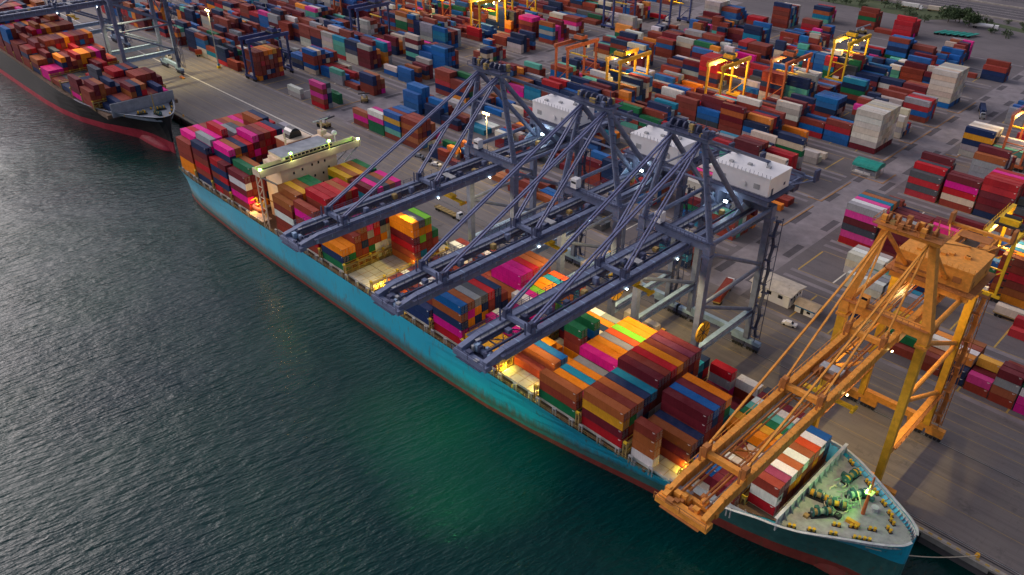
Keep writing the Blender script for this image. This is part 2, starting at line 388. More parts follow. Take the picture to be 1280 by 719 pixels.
bulwark(S1, CL, -62, -20.8, 14.3, ship, 34, M['bulw'])
b = MB(); b.box(-42.5, -42.2, -34.9, -5.5, 12.6, 16.6, M['bulw'])
b.box(-42.7, -42.0, -35.6, -4.8, 16.6, 16.75, M['bulw'])
for i in range(13): b.add([(-42.2, -34.8+i*2.45, 14.3), (-42.2, -34.8+i*2.45, 16.2), (-41.2, -34.8+i*2.45, 14.3), (-42.2, -34.6+i*2.45, 14.3), (-42.2, -34.6+i*2.45, 16.2), (-41.2, -34.6+i*2.45, 14.3)], [(0,2,1),(3,4,5),(1,2,5,4)], M['grey'])
b.build('breakwater', ship)
# winches, windlasses, ropes, bitts on the forecastle
def winch(parent, loc, rz, cols):
    mb = MB()
    mb.box(-2.4, 2.4, -.8, .8, 0, .35, M['dark'])
    mb.tube((-2.2, 0, 1.15), (2.2, 0, 1.15), .22, M['grey'], 8)
    for k, (x, r, l) in enumerate(((-1.5, .95, .9), (-.1, .8, 1.1), (1.4, .95, .9))):
        mb.tube((x-l/2, 0, 1.15), (x+l/2, 0, 1.15), r*.72, cols[k % len(cols)], 12)
        for e in (-l/2, l/2): mb.tube((x+e-.06, 0, 1.15), (x+e+.06, 0, 1.15), r, M['green'], 14)
    mb.box(-.7, .1, .8, 1.8, 0, 1.1, M['green'])
    o = mb.build('mooring_winch', parent, loc); o.rotation_euler = (0, 0, rz); return o
winch(ship, (-37.6, -12.2, 14.3), 1.45, [M['oyel'], M['lash']]); winch(ship, (-36.0, -21.8, 14.3), .5, [M['lash'], M['oyel']]); winch(ship, (-34.2, -16.0, 14.3), 1.0, [M['ropeg']]); winch(ship, (-37.2, -26, 14.3), .9, [M['lash'], M['ropeg']])
winch(ship, (-39.6, -22.2, 14.3), .2, [M['oyel'], M['lash']])
b = MB(); rr = random.Random(4)
for k in range(26):
    cx_, cy_ = -36.6+rr.uniform(-2.6, 2.6), -19.2+rr.uniform(-4.2, 4.2); r_ = rr.uniform(.5, 1.9); a0 = rr.uniform(0, 6); sp = rr.uniform(1.6, 5.0)
    pts = [(cx_+math.cos(a0+sp*i/8)*r_, cy_+math.sin(a0+sp*i/8)*r_*1.3, 14.45+.25*rr.random()+.5*math.sin(i*.8)**2) for i in range(9)]
    b.path(pts, .13, M['ropeg'] if k % 4 else M['rope'], 5)
tag(b.build('mooring_rope_coil', ship), kind='stuff')
bit = None
for (x, y) in [(-39.8, -33.2), (-36.5, -31.2), (-33, -29), (-29.2, -26.6), (-27.6, -25.6), (-39.6, -7.4), (-37.2, -9.1), (-34.4, -10.6), (-32.0, -12), (-29.4, -13.9), (-27.2, -15.8), (-26, -17.6), (-25.6, -20), (-28, -22.3), (-31, -24.4), (-33.6, -26.4)]:
    if bit is None:
        mb = MB()
        for e in (-.45, .45):
            mb.tube((e, 0, 0), (e, 0, .75), .26, M['oyel'], 8); mb.tube((e, 0, .75), (e, 0, .85), .34, M['yellow'], 8)
        mb.box(-.9, .9, -.35, .35, 0, .1, M['dark']); bit = mb.build('bitts', ship, (x, y, 14.31)); o = bit
    else: o = link('bitts', bit.data, ship, (x, y, 14.31))
    o.rotation_euler = (0, 0, .5 if y < -20 else -.6)
for bx, mt_ in (((-32.9, -30.2, -24, -23.2, 14.3, 15.2), 'oyel'), ((-35.2, -33.9, -24.6, -23.4, 14.3, 15.1), 'dark'), ((-33, -31.2, -15.2, -14.2, 14.3, 15.1), 'green'), ((-39.6, -38.6, -29, -28, 14.3, 14.9), 'lash'), ((-38.8, -37.6, -16, -15.2, 14.3, 15), 'grey')):
    b = MB(); b.box(*bx, M[mt_]); b.build('deck_locker', ship)
b = MB(); b.tube((-30, -17, 14.3), (-30, -17, 15.4), .8, M['bulw'], 10); b.build('deck_vent', ship)
b = MB(); b.tube((-31.3, -19.4, 14.3), (-31.3, -19.4, 24.6), .42, M['rtgo'], 8, .2); b.beam((-31.3, -21, 21.6), (-31.3, -17.8, 21.6), .25, .25, M['cream']); b.tube((-31.3, -19.4, 14.3), (-33.5, -19.4, 19), .12, M['cream'], 5); b.box(-32.1, -30.5, -20.2, -18.6, 20.4, 20.5, M['cream'])
mast = b.build('foremast', ship)
b = MB(); b.box(-31.75, -31.45, -20.7, -20.1, 20.9, 21.5, M['lampg']); b.box(-31.75, -31.45, -18.7, -18.1, 20.9, 21.5, M['lampg']); b.build('mast_floodlight', mast)
lamp('SPOT', (-32.2, -20.2, 21.0), 620, GREEN, (-39, -20.5, 14.3), .4, 125, .7, None)
lamp('SPOT', (-32.2, -18.6, 21.0), 260, (.85, 1.0, .7), (-45, -14, 15), .4, 120, .7, None)

# hatches, coamings, lashing bridges, side stanchions and rails
BAYS = [-50.5, -63.8, -77.6, -92.5, -106.7, -120.5, -134.4, -148, -162, -176, -190.2, -204.3, -218.5, -232.5, -263.5, -277.6, -291.7, -305.6]
YR0, ROWP, ZB, TIER = -37.3, 2.5, 11.0, 2.65
ZOFF = {0: 1.7, 1: .8}
hb = MB(); hp = MB()
for i, x in enumerate(BAYS):
    L = 6.2 if i == 0 else 12.3
    wd = 11.2 if i == 0 else (14.8 if i == 1 else 17.2)
    hb.box(x-.2, x+L+.2, CL-wd+2.3, CL+wd-2.3, 8.8, 10.2, M['deck'])
    zo = ZOFF.get(i, 0); hb = MB(); hb.box(x-.2, x+L+.2, CL-wd+2.3, CL+wd-2.3, 8.8, 10.2+zo, M['deck']); hb.build('hatch_coaming', ship)
    npan = 1 if i == 0 else 4
    for k in range(npan):
        y0 = CL-wd+2*wd*k/npan; y1 = CL-wd+2*wd*(k+1)/npan
        q = MB(); q.box(x, x+L, y0+.12, y1-.12, 10.2+zo, 10.9+zo, M['hatch'])
        for u in range(1, 4): q.box(x+L*u/4-.06, x+L*u/4+.06, y0+.3, y1-.3, 10.9+zo, 10.94+zo, M['lash'])
        for u in range(1, 3): q.box(x+.3, x+L-.3, y0+(y1-y0)*u/3-.06, y0+(y1-y0)*u/3+.06, 10.905+zo, 10.938+zo, M['lash'])
        q.build('hatch_cover', ship)
mb = MB()
for k in range(15):
    y = -17.5+35*k/14
    for dx in (-.45, .45): mb.box(dx-.14, dx+.14, y-.14, y+.14, 0, 4.6 if k % 2 == 0 else 3.6, M['lash'])
    if k % 2 == 0: mb.box(-.5, .5, y-.25, y+.25, 4.2, 4.75, M['lashy'])
    if k < 14 and k % 3 != 2: mb.beam((0, y, 1.2), (0, y+2.5, 3.4), .16, .16, M['lash'])
for z in (1.3, 3.5):
    mb.box(-.55, .55, -17.6, 17.6, z, z+.14, M['lash'])
    for dx in (-.55, .55): mb.box(dx-.04, dx+.04, -17.6, 17.6, z+1, z+1.08, M['lashy'])
lb = None
for i in range(len(BAYS)-1):
    if 12 < i < 14: continue
    x = (BAYS[i]+BAYS[i+1]+12.3)/2
    if i == 13: continue
    if lb is None: o = mb.build('lashing_bridge', ship, (x, CL, 9.6)); lb = o.data
    else: o = link('lashing_bridge', lb, ship, (x, CL, 9.6))
    if i == 0: o.scale = (1, .72, 1); o.location.z = 9.9
    if i == 1: o.scale = (1, .9, 1)
# side stanchions
sm = None
for i, x in enumerate(BAYS[1:], 1):
    for dx in (.6, 6.2, 11.7):
        for side in (-1, 1):
            h = interp(S1, x+dx, 2)-.9
            if sm is None:
                mb = MB()
                for e in (-.45, .45): mb.box(e-.14, e+.14, -.2, .2, 0, 2.2, M['galv'])
                mb.box(-.6, .6, -.24, .24, 2.2, 2.45, M['galv'])
                o = mb.build('side_stanchion', ship, (x+dx, CL+side*h, 9)); sm = o.data
            else: o = link('side_stanchion', sm, ship, (x+dx, CL+side*h, 9 if x < -75 else 10))
mb = MB(); rr = random.Random(9)
for side in (-1, 1):
    xs = [-308+3*i for i in range(80)]
    for a, c in zip(xs, xs[1:]):
        ya, yc = CL+side*(interp(S1, a, 2)-.12), CL+side*(interp(S1, c, 2)-.12); z = 10
        for hh in (.55, 1.1): mb.beam((a, ya, z+hh), (c, yc, z+hh), .06, .06, M['lash'])
        mb.box(a-.04, a+.04, ya-.04, ya+.04, z-.2, z+1.1, M['lash'])
        if rr.random() < .3:
            mb.box(a+.4, a+.4+rr.uniform(.4, 1.1), ya-side*1.0-.3, ya-side*1.0+.3, 9, 9+rr.uniform(.5, 1.3), rr.choice([M['lash'], M['grey'], M['lashy'], M['deck'], M['dark']]))
tag(mb.build('deck_railing', ship), kind='stuff')

# bridge
def put(name, parent, fn, **k):
    mb = MB(); fn(mb); return mb.build(name, parent, **k)
br = put('superstructure', ship, lambda m: (m.box(-247.5, -236, -31, -8.4, 9, 30.4, M['cream']), m.box(-246.5, -240.2, -29.5, -9.6, 30.4, 31.9, M['cream'])))
mb = MB()
mb.box(-240.2, -236.2, -38.8, 1.8, 30.42, 30.6, M['dark'])
for x in (-240.2, -235.7): mb.box(x-.12, x+.12, -38.8, 1.8, 29.6, 32.0, M['cream'])
for y in (-38.8, 1.8): mb.box(-240.32, -235.58, y-.12, y+.12, 29.6, 32.0, M['cream'])
mb.box(-240.1, -235.9, -38.6, 1.6, 29.4, 29.6, M['cream'])
mb.build('bridge_wing', ship)
put('wheelhouse_roof', ship, lambda m: (m.box(-247.2, -238.2, -28.6, -8.2, 31.9, 33.0, M['cream']), m.box(-247.2, -238.2, -28.6, -8.2, 33.0, 33.15, M['grey'])))
wm = None
for k in range(12):
    y = -27.2+k*1.6
    if wm is None:
        mb = MB(); mb.box(-238.2, -238.1, 0, 1.25, 32.0, 32.8, M['glass']); o = mb.build('bridge_window', ship, (0, y, 0)); wm = o.data
    else: link('bridge_window', wm, ship, (0, y, 0))
wm = None
for (y, z) in [(-26, 27.4), (-22.6, 27.8), (-18.6, 28.3), (-16, 28.4), (-13.4, 28.3), (-22, 23.8), (-18, 24), (-14.5, 24), (-12, 25.5), (-28.5, 24.5), (-25, 20.5), (-20, 20.5), (-15, 20.5), (-10.8, 21.5)]:
    if wm is None:
        mb = MB(); mb.box(-236, -235.93, -.32, .32, -.42, .42, M['glass']); mb.box(-236, -235.95, -.4, .4, -.52, -.43, M['galv']); o = mb.build('porthole', ship, (0, y, z)); wm = o.data
    else: link('porthole', wm, ship, (0, y, z))
for ye, yw in ((-38.2, -31), (1.2, -8.4)):
    for xx in (-236.2, -239.8): put('wing_brace', ship, lambda m: m.tube((xx, ye, 29.5), (xx, yw, 23.2), .28, M['bulw'], 6))

mb = MB()
for x in (-239.8, -236.4):
    mb.beam((x, -38.2, 9), (x, -38.2, 29.5), .4, .4, M['cream'])
for k in range(5):
    z0 = 9+4.1*k; mb.beam((-239.8, -38.2, z0), (-236.4, -38.2, z0+4.1), .2, .2, M['cream']); mb.beam((-239.8, -38.2, z0+4.1), (-236.4, -38.2, z0+4.1), .2, .2, M['cream'])
mb.beam((-236.4, -38.2, 22), (-236.4, -31, 15), .3, .3, M['oyel'])
mb.build('wing_support_tower', ship)
def pole(y, z0, z1):
    mb = MB(); mb.tube((-236.6, y, z0), (-236.6, y, z1), .18, M['lashy'], 6); mb.beam((-236.6, y-.9, z1), (-236.6, y+.9, z1), .16, .16, M['lashy'])
    o = mb.build('lamp_pole', ship); m2 = MB(); m2.box(-236.5, -236.1, y-.35, y+.35, z1-.35, z1+.25, M['lampg']); m2.build('floodlight', o)
pole(-26, 31.5, 34.6); pole(-10.5, 31.5, 34.8)
for y in (-38.3, 1.4):
    mb = MB(); mb.box(-236.2, -235.7, y-.35, y+.35, 32.1, 32.7, M['lampg']); mb.build('wing_floodlight', ship)
for y in (-38.3, -26, -10.5, 1.4):
    lamp('POINT', (-234.6, y, 33.4), 110, (.8, 1.0, .45), size=.4)
lamp('SPOT', (-230, -20, 40), 350, (1, .85, .5), (-237, -20, 24), 1.0, 120, .9)
mb = MB()  # funnel with casing, dark rounded hood
mb.box(-258, -249.5, -19.5, -9.8, 10, 32.5, M['funnel']); mb.box(-258.2, -249.3, -19.7, -9.6, 32.5, 32.8, M['cream'])
for k in range(14): mb.box(-249.5, -249.42, -19.2+k*.68, -18.9+k*.68, 27.5, 32.3, M['deck'])
o = mb.build('funnel', ship)
mb = MB(); N = 10; vs = []; fs = []
for i in range(9):
    t = math.pi*i/8
    for x in (-256.5, -252): vs.append((x, -14.6-2.6*math.cos(t), 32.8+3.4*math.sin(t)))
for i in range(8): fs.append((2*i, 2*i+1, 2*i+3, 2*i+2))
fs += [tuple(2*i for i in range(9)), tuple(2*i+1 for i in reversed(range(9)))]
mb.add(vs, fs, M['glass']); mb.build('funnel_hood', o)
mb = MB()
mb.beam((-249, -20.6, 31), (-249, -20.6, 37), .5, .5, M['cream']); mb.box(-250, -248, -21.6, -19.6, 34.5, 34.7, M['cream'])
mb.build('signal_mast', ship); mb = MB(); mb.tube((-250, -4.8, 30), (-250, -4.8, 37.4), .35, M['cream'], 8); mb.beam((-250, -8, 37.4), (-250, -1.6, 37.4), .3, .3, M['bulw']); mb.box(-251.2, -248.8, -6, -3.6, 32, 33.6, M['cream']); mb.box(-253, -248, -9.6, -1.4, 29.5, 31.2, M['cream'])
mb.build('radar_mast', ship)
mb = MB()
for i in range(7):
    t0, t1 = math.pi*i/7-math.pi/2, math.pi*(i+1)/7-math.pi/2
    mb.tube((-243, -3.9, 34.1+1.0*math.sin(t0)), (-243, -3.9, 34.1+1.0*math.sin(t1)), 1.0*max(.05, math.cos(t0)), M['white'], 12, 1.0*max(.05, math.cos(t1)), False)
mb.tube((-243, -3.9, 30.3), (-243, -3.9, 33.2), .2, M['white'], 6); mb.build('satellite_dome', ship)
mb = MB(); prof = [(-248, .25), (-247.2, .95), (-245.8, 1.35), (-242.6, 1.35), (-241.4, .9), (-240.9, .2)]
for (xa, ra), (xb, rb) in zip(prof, prof[1:]): mb.tube((xa, -37.2, 14.6), (xb, -37.2, 14.6), ra, M['lifeb'], 12, rb, False)
mb.box(-245.6, -243.2, -38, -36.4, 15.6, 16.6, M['lifeb'])
o = mb.build('lifeboat', ship, smooth=True)
mb = MB()
for x in (-247, -242):
    mb.beam((x, -35.6, 9), (x, -36.2, 17.6), .4, .4, M['lashy']); mb.beam((x, -36.2, 17.6), (x, -38.4, 17.2), .35, .35, M['lashy'])
mb.box(-249.5, -239.8, -38.9, -35.2, 11.4, 11.55, M['cream']); mb.box(-249.5, -239.8, -38.9, -38.8, 12.4, 12.5, M['cream'])
for k in range(6): mb.box(-249.4+k*1.9, -249.3+k*1.9, -38.9, -38.8, 11.4, 12.5, M['cream'])
mb.build('davit', ship)
lamp('POINT', (-243.5, -38.6, 18.4), 260, WARM, size=.4); lamp('POINT', (-248.6, -37.6, 13.6), 160, (1, .5, .1), size=.3)
# mooring lines
mb = MB()
def sag(a, c, s, n=10): return [tuple(Vector(a).lerp(Vector(c), i/n)-Vector((0, 0, s*4*(i/n)*(1-i/n)))) for i in range(n+1)]
mb.path(sag((-27, -27.2, 14.2), (-12, .9, .8), 1.6), .11, M['rope'], 5)
tag(mb.build('mooring_line'), 'pale rope slung from the teal bow across to the quay edge', 'mooring line')
# ------------------------------------------------------------------ second ship
S2 = [(-660, 19, 20, 15, -.4, 0), (-560, 19.5, 20, 14.5, -.4, 0), (-500, 19.5, 20, 13.2, -.4, 0), (-470, 19.2, 20, 12.4, -.4, 0), (-450, 18.2, 20, 12.0, -.4, 0), (-430, 15.5, 19.6, 11.6, -.4, 0), (-410, 10.5, 18.4, 11.8, 0, .6),
      (-396, 6.2, 16.8, 12.4, 1.0, 1.6), (-384, 2.6, 14.2, 13.2, 1.8, 2.4), (-375, 1.0, 11.2, 13.6, 2, 2.6), (-366, .5, 7.4, 14, 2, 2.8), (-360.5, .3, 4.2, 14.2, 2, 2.8), (-357.5, .2, 1.4, 14.4, 2, 2.8)]
CL2 = -19.6
ship2 = thing('container_ship', (0, 0, 0), 'black container ship with a broad red waterline moored behind the teal ship', 'ship')
hull('hull', S2, CL2, [M['red2'], M['red2'], M['hull2'], M['hull2'], M['hull2'], M['hull2'], M['hull2']], ship2, p=2.0)
b = MB(); prof = [(-400, 3.4), (-390, 4), (-380, 3.9), (-372, 3.5), (-366, 2.6), (-362.5, 1.3), (-361.5, .2)]; vs = []; fs = []
for x, r in prof:
    for i in range(12):
        t = 2*math.pi*i/12; vs.append((x, CL2+math.cos(t)*r, -3.4+math.sin(t)*r*1.1))
for i in range(len(prof)-1):
    for j in range(12): fs.append((i*12+j, (i+1)*12+j, (i+1)*12+(j+1) % 12, i*12+(j+1) % 12))
b.add(vs, fs, M['red2']); b.build('bulbous_bow', ship2, smooth=True)
deck_sheet(S2, CL2, -660, -382.2, lambda x: interp(S2, x, 3)-1.2, M['deck'], .2, 6, 2.0).build('main_deck', ship2)
deck_sheet(S2, CL2, -382, -357.8, 12.0, M['grey'], .3, 2, 2.0).build('forecastle_deck', ship2)
bulwark(S2, CL2, -420, -357.6, 12.0, ship2, 30, M['grey'])
b = MB(); b.box(-382.8, -382.3, -34.6, -4.8, 11, 17.4, M['grey']); b.build('breakwater', ship2)
winch(ship2, (-375, -15, 12), 1.4, [M['oyel'], M['lash']]); winch(ship2, (-375, -24, 12), 1.2, [M['oyel'], M['lash']]); winch(ship2, (-369, -19, 12), .2, [M['oyel'], M['lash']])
for (x, y) in [(-378, -31), (-374, -28.6), (-370, -27), (-366, -25), (-378, -8), (-374, -10), (-370, -12), (-366, -14.6), (-362, -19), (-379, -18), (-378, -22)]: link('bitts', bit.data, ship2, (x, y, 12.01))
b = MB(); b.tube((-370, -19.6, 12), (-370, -19.6, 22), .35, M['lash'], 7, .2); b.build('foremast', ship2)
B2 = [-396.5-14.3*i for i in range(18)]
for x in B2:
    b = MB(); b.box(x-.2, x+12.4, CL2-16.8, CL2+16.8, 10.2, 12.0, M['deck']); b.build('hatch_coaming', ship2)
lb2 = None
for x in B2[:-1]:
    if lb2 is None:
        lb2 = link('lashing_bridge', lb, ship2, (x-1.0, CL2, 11.2)).data
    else: link('lashing_bridge', lb2, ship2, (x-1.0, CL2, 11.2))

# ------------------------------------------------------------------ ship-to-shore cranes
def sts(name, xc, label, group, C, hs=10.0, apex=72.0, boom_z=42.4, tipy=-66.0, ties=(-53, -22), legc=None, house=None, housec='white', skel=False, reel=True):
    R = thing(name, (xc, 0, 0), label, 'gantry crane', group)
    c1, c2, c3 = C                                            # main paint, secondary, dark
    legc = legc or c1; ST = M['stay'] if not skel else c1; ZT = boom_z+4.4; YW, YL = 3.0, 32.0; ax = 4.6
    def P(n, fn, par=R, mat=None):
        mb = MB(); fn(mb); return mb.build(n, par)
    wheel = [None]
    for y in (YW, YL):
        for sx in (-1, 1):
            def bog(m):
                m.box(sx*hs-4.6, sx*hs+4.6, y-.7, y+.7, 2.6, 3.8, c2)
                for e in (-2.4, 2.4):
                    m.box(sx*hs+e-2.1, sx*hs+e+2.1, y-.55, y+.55, 1.3, 2.5, c3 if not skel else c2); m.box(sx*hs+e-.4, sx*hs+e+.4, y-.5, y+.5, 2.4, 2.7, c1)
            g = P('bogie', bog)
            for e in (-3.9, -2.9, -1.9, -.9, .9, 1.9, 2.9, 3.9):
                if wheel[0] is None:
                    m = MB(); m.tube((0, -.3, 0), (0, .3, 0), .45, M['dark'], 10); o = m.build('wheel', g, (sx*hs+e, y, .55)); wheel[0] = o.data
                else: link('wheel', wheel[0], g, (sx*hs+e, y, .55))
        P('sill_beam', lambda m: m.box(-hs+.9, hs-.9, y-.75, y+.75, 3.6, 5.4, c2))
    for y in (YW, YL):
        for sx in (-1, 1):
            def leg(m):
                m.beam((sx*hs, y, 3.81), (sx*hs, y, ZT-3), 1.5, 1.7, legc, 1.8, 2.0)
                m.box(sx*hs-1.25, sx*hs+1.25, y-1.25, y+1.25, ZT-4.2, ZT-3.5, c1)
                m.box(sx*hs-1.05, sx*hs+1.05, y-1.1, y+1.1, ZT-3, ZT+.3, c1)
            P('leg', leg)
        P('upper_cross_girder', lambda m: (m.box(-hs+1.06, hs-1.06, y-.95, y+.95, ZT-2.2, ZT+.2, c1), m.box(-hs-.5, hs+.5, y-1.9, y-1.1, ZT+.32, ZT+.4, c3),
          [m.box(-hs+i*1.25-.04, -hs+i*1.25+.04, y-1.88, y-1.8, ZT+.4, ZT+1.5, c3) for i in range(int(hs*1.6)+1)], m.box(-hs, hs, y-1.9, y-1.82, ZT+1.45, ZT+1.52, c3)))
    for sx in (-1, 1):
        P('portal_beam', lambda m: (m.box(sx*hs-.7, sx*hs+.7, YW+.9, YL-.9, 12.2, 14.4, c2), m.box(sx*hs+.75, sx*hs+1.5, YW+1, YL-1, 14.2, 14.3, c3),
          [m.box(sx*hs+1.42, sx*hs+1.5, YW+1+i*2.6, YW+1.08+i*2.6, 14.3, 15.4, c3) for i in range(11)], m.box(sx*hs+1.42, sx*hs+1.5, YW+1, YL-1, 15.3, 15.4, c3)))
        zt = ZT-3.6
        for (z0, z1) in ((zt, zt-14), (zt-15, zt-15), (zt-15.6, zt-29)):
            P('brace', lambda m: m.tube((sx*hs, YW+.8, z0), (sx*hs, YL-.8, z1), .55, c1, 10))
        P('upper_brace', lambda m: m.tube((sx*hs, YW+1, ZT-1), (sx*hs, YL-1, ZT-1), .6, c1, 10))
    gx = 3.75; gw = .75 if not skel else .55
    for sx in (-1, 1):
        def boom(m):
            z0, z1 = boom_z, boom_z+2.5
            m.box(sx*gx-gw, sx*gx+gw, tipy+5, YW-2.2, z0-.3 if not skel else z0+.4, z1, c1)
            m.beam((sx*gx, tipy+5, (z0+z1)/2), (sx*gx, tipy-.4, z0+.9), gw*1.8, 2.5, c1, gw*1.8, 1.4)
            for i in range(22): m.box(sx*gx-gw-.05, sx*gx+gw+.05, tipy+6+i*2.55, tipy+6.18+i*2.55, z0+.45, z1+.06, c2 if i % 2 else c1)
        P('boom_girder', boom)
        P('bridge_girder', lambda m: m.box(sx*gx-.65, sx*gx+.65, YW-2.0, 60, boom_z+.05, boom_z+2.45, c1))
        def walk(m):
            x = sx*(gx+1.3)
            m.box(x-.5, x+.5, tipy+3, 58, boom_z+1.9, boom_z+1.98, c3)
            for i in range(48): m.box(x+sx*.45-.05, x+sx*.45+.05, tipy+4+i*2.55, tipy+4.1+i*2.55, boom_z+1.98, boom_z+3.1, c3)
            m.box(x+sx*.45-.04, x+sx*.45+.04, tipy+4, 57, boom_z+3.02, boom_z+3.1, c3); m.box(x+sx*.45-.04, x+sx*.45+.04, tipy+4, 57, boom_z+2.5, boom_z+2.56, c3)
        if not skel: P('walkway', walk)
        else: P('handrail', lambda m: ([m.box(sx*(gx+.66)-.04, sx*(gx+.66)+.04, tipy+4+i*2.55, tipy+4.1+i*2.55, boom_z+2.2, boom_z+3.3, c1) for i in range(48)], m.box(sx*(gx+.66)-.04, sx*(gx+.66)+.04, tipy+4, 57, boom_z+3.2, boom_z+3.28, c1)))
        P('cable_rail', lambda m: (m.box(sx*1.9-.12, sx*1.9+.12, tipy+2, 56, boom_z+1.6, boom_z+2.2, c3), m.box(sx*2.6-.1, sx*2.6+.1, tipy+2, 56, boom_z+1.2, boom_z+1.4, M['galv']),
          [m.tube((sx*1.2, tipy+3, boom_z+1.4+.3*k), (sx*1.2, 50, boom_z+1.6+.3*k), .06, c3, 4) for k in range(3)]))
    P('boom_lattice', lambda m: [(m.beam((-gx+.7, tipy+6+i*5.2, boom_z+.6), (gx-.7, tipy+11.2+i*5.2, boom_z+.6), .2, .2, c1), m.beam((gx-.7, tipy+6+i*5.2, boom_z+.6), (-gx+.7, tipy+11.2+i*5.2, boom_z+.6), .2, .2, c1), m.box(-gx+.66, gx-.66, tipy+5.9+i*5.2, tipy+6.1+i*5.2, boom_z+.8, boom_z+1.1, c1)) for i in ((2, 6, 10) if skel else range(12))])
    if not skel:
        P('inner_walkway', lambda m: (m.box(-gx+.85, -gx+1.7, tipy+3, 54, boom_z+2.0, boom_z+2.06, M['galv']), [m.box(-gx+1.66, -gx+1.74, tipy+4+i*2.3, tipy+4.08+i*2.3, boom_z+2.06, boom_z+3.1, c3) for i in range(50)], m.box(-gx+1.66, -gx+1.74, tipy+4, 54, boom_z+3.05, boom_z+3.12, c3)))
        P('festoon_cable', lambda m: [m.path([(gx-1.2, tipy+8+i*3.1+e*.62, boom_z+1.5-1.3*math.sin(math.pi*e/5)) for e in range(6)], .07, c3, 4) for i in range(20)])
        for i in range(19):
            x0 = random.Random(i*7+int(xc)).uniform(-2.2, .6)
            P('electric_cabinet', lambda m: m.box(x0, x0+1.2, tipy+10+i*5.6, tipy+11.2+i*5.6, boom_z+1.2, boom_z+2.2+.4*(i % 3), [c1, c3, c1, c3, M['lash']][i % 5]))
        for sx in (-1, 1):
            P('rear_brace', lambda m: m.tube((sx*(hs-.5), YL, ZT-3), (sx*.05, YL, ZT-13), .4, c1, 8))
            tag(P('mast_ladder', lambda m: [m.beam((sx*(hs-(hs-ax)*t/12)+.9, YW-1.0, ZT+.4+(apex-ZT)*t/12), (sx*(hs-(hs-ax)*t/12)+1.9, YW-1.0, ZT+.4+(apex-ZT)*t/12), .5, .12, c3) for t in range(12)]), kind='stuff')
        P('mast_brace', lambda m: (m.tube((-ax-2.3, YW, apex-10), (ax+2.3, YW, apex-10), .32, c1, 8), m.tube((-ax-2.3, YW, apex-10), (ax, YW, apex-1.5), .26, c1, 8)))
    def tie(m, y):
        m.box(-gx-.9, gx+.9, y-.5, y+.5, boom_z+2.52, boom_z+3.6, c1)
        for sx in (-1, 1):
            m.box(sx*gx-.5, sx*gx+.5, y-.7, y+.7, boom_z+2.5, boom_z+4.8, c3); m.box(sx*gx-.2, sx*gx+.2, y-1.9, y-1.7, boom_z+2.4, boom_z+5.4, c3); m.box(sx*gx-.2, sx*gx+.2, y+1.4, y+1.6, boom_z+2.4, boom_z+5.2, c3)
        for k in range(3): m.beam((-gx, y+2+k*.1, boom_z+1+.5*k), (gx, y+3, boom_z+1.5), .14, .14, c3)
    for y in ties: P('boom_cross_tie', lambda m: tie(m, y))
    def tip(m):
        y = tipy
        m.box(-gx-1.2, gx+1.2, y-1.2, y+.6, boom_z-.2, boom_z+.9, c1); m.box(-gx-.8, gx+.8, y+2.2, y+3, boom_z+.2, boom_z+1.1, c1)
        m.box(-gx, gx, y-1.6, y+5, boom_z-.4, boom_z-.28, c3)
        r_ = random.Random(int(xc))
        for k in range(16):
            x, yy = r_.uniform(-gx-.6, gx+.6), r_.uniform(y-.8, y+4.2); s_ = r_.uniform(.25, .7)
            m.box(x-s_, x+s_, yy-s_*.8, yy+s_*.8, boom_z+.3, boom_z+1.1+r_.random(), r_.choice([c3, c2, c1, M['galv'], c3]))
        for x in (-gx-1.2, 0, gx+1.2): m.box(x-.06, x+.06, y-1.6, y-1.5, boom_z+.8, boom_z+2.2, c3)
        m.box(-gx-1.2, gx+1.2, y-1.6, y-1.5, boom_z+2.1, boom_z+2.2, c3); m.box(-gx-1.2, gx+1.2, y-1.6, y-1.5, boom_z+1.5, boom_z+1.56, c3)
    P('boom_tip', tip)
    for sx in (-1, 1):
        if skel: P('mast_leg', lambda m: m.beam((sx*(hs), YW, ZT+.2), (sx*ax, YW+.5, apex), 1.7, 1.9, c1, 1.3, 1.5))
        else: P('mast_leg', lambda m: m.tube((sx*hs, YW, ZT+.1), (sx*ax, YW, apex), .85, c1, 10, .75))
        P('rear_stay', lambda m: m.tube((sx*ax, YW, apex-1), (sx*(gx+.6), 26.5, ZT-1.5), .72 if not skel else .5, c1, 10))
        P('backstay', lambda m: (m.tube((sx*ax, YW, apex), (sx*(gx+.8), 60, boom_z+3), .42, c1, 8), [m.box(sx*(gx+2)-.1, sx*(gx+2)+.1, y-.1, y+.1, boom_z+3, apex-(apex-boom_z-3)*(y-YW)/57, c3) for y in (34, 43)]) if not skel else m.tube((sx*ax, YW, apex), (sx*(gx+.8), 50, boom_z+3), .16, c1, 6))
        for k, y in enumerate(ties):
            P('forestay', lambda m: ([m.beam((sx*(ax-.6)+e, YW-.5, apex-.5), (sx*gx+e, y, boom_z+4.4), .34, .45, ST) for e in ((-.4, .4) if not skel else (0,))]))
        P('gusset_plate', lambda m: (m.add([(sx*(gx+.7), 22, boom_z+2.6), (sx*(gx+.7), 30, boom_z+2.6), (sx*(gx+.7), 26.5, boom_z+5.4), (sx*(gx+1), 22, boom_z+2.6), (sx*(gx+1), 30, boom_z+2.6), (sx*(gx+1), 26.5, boom_z+5.4)], [(0,1,2),(5,4,3),(0,2,5,3),(1,4,5,2)], M['bluel'] if not skel else c1)))
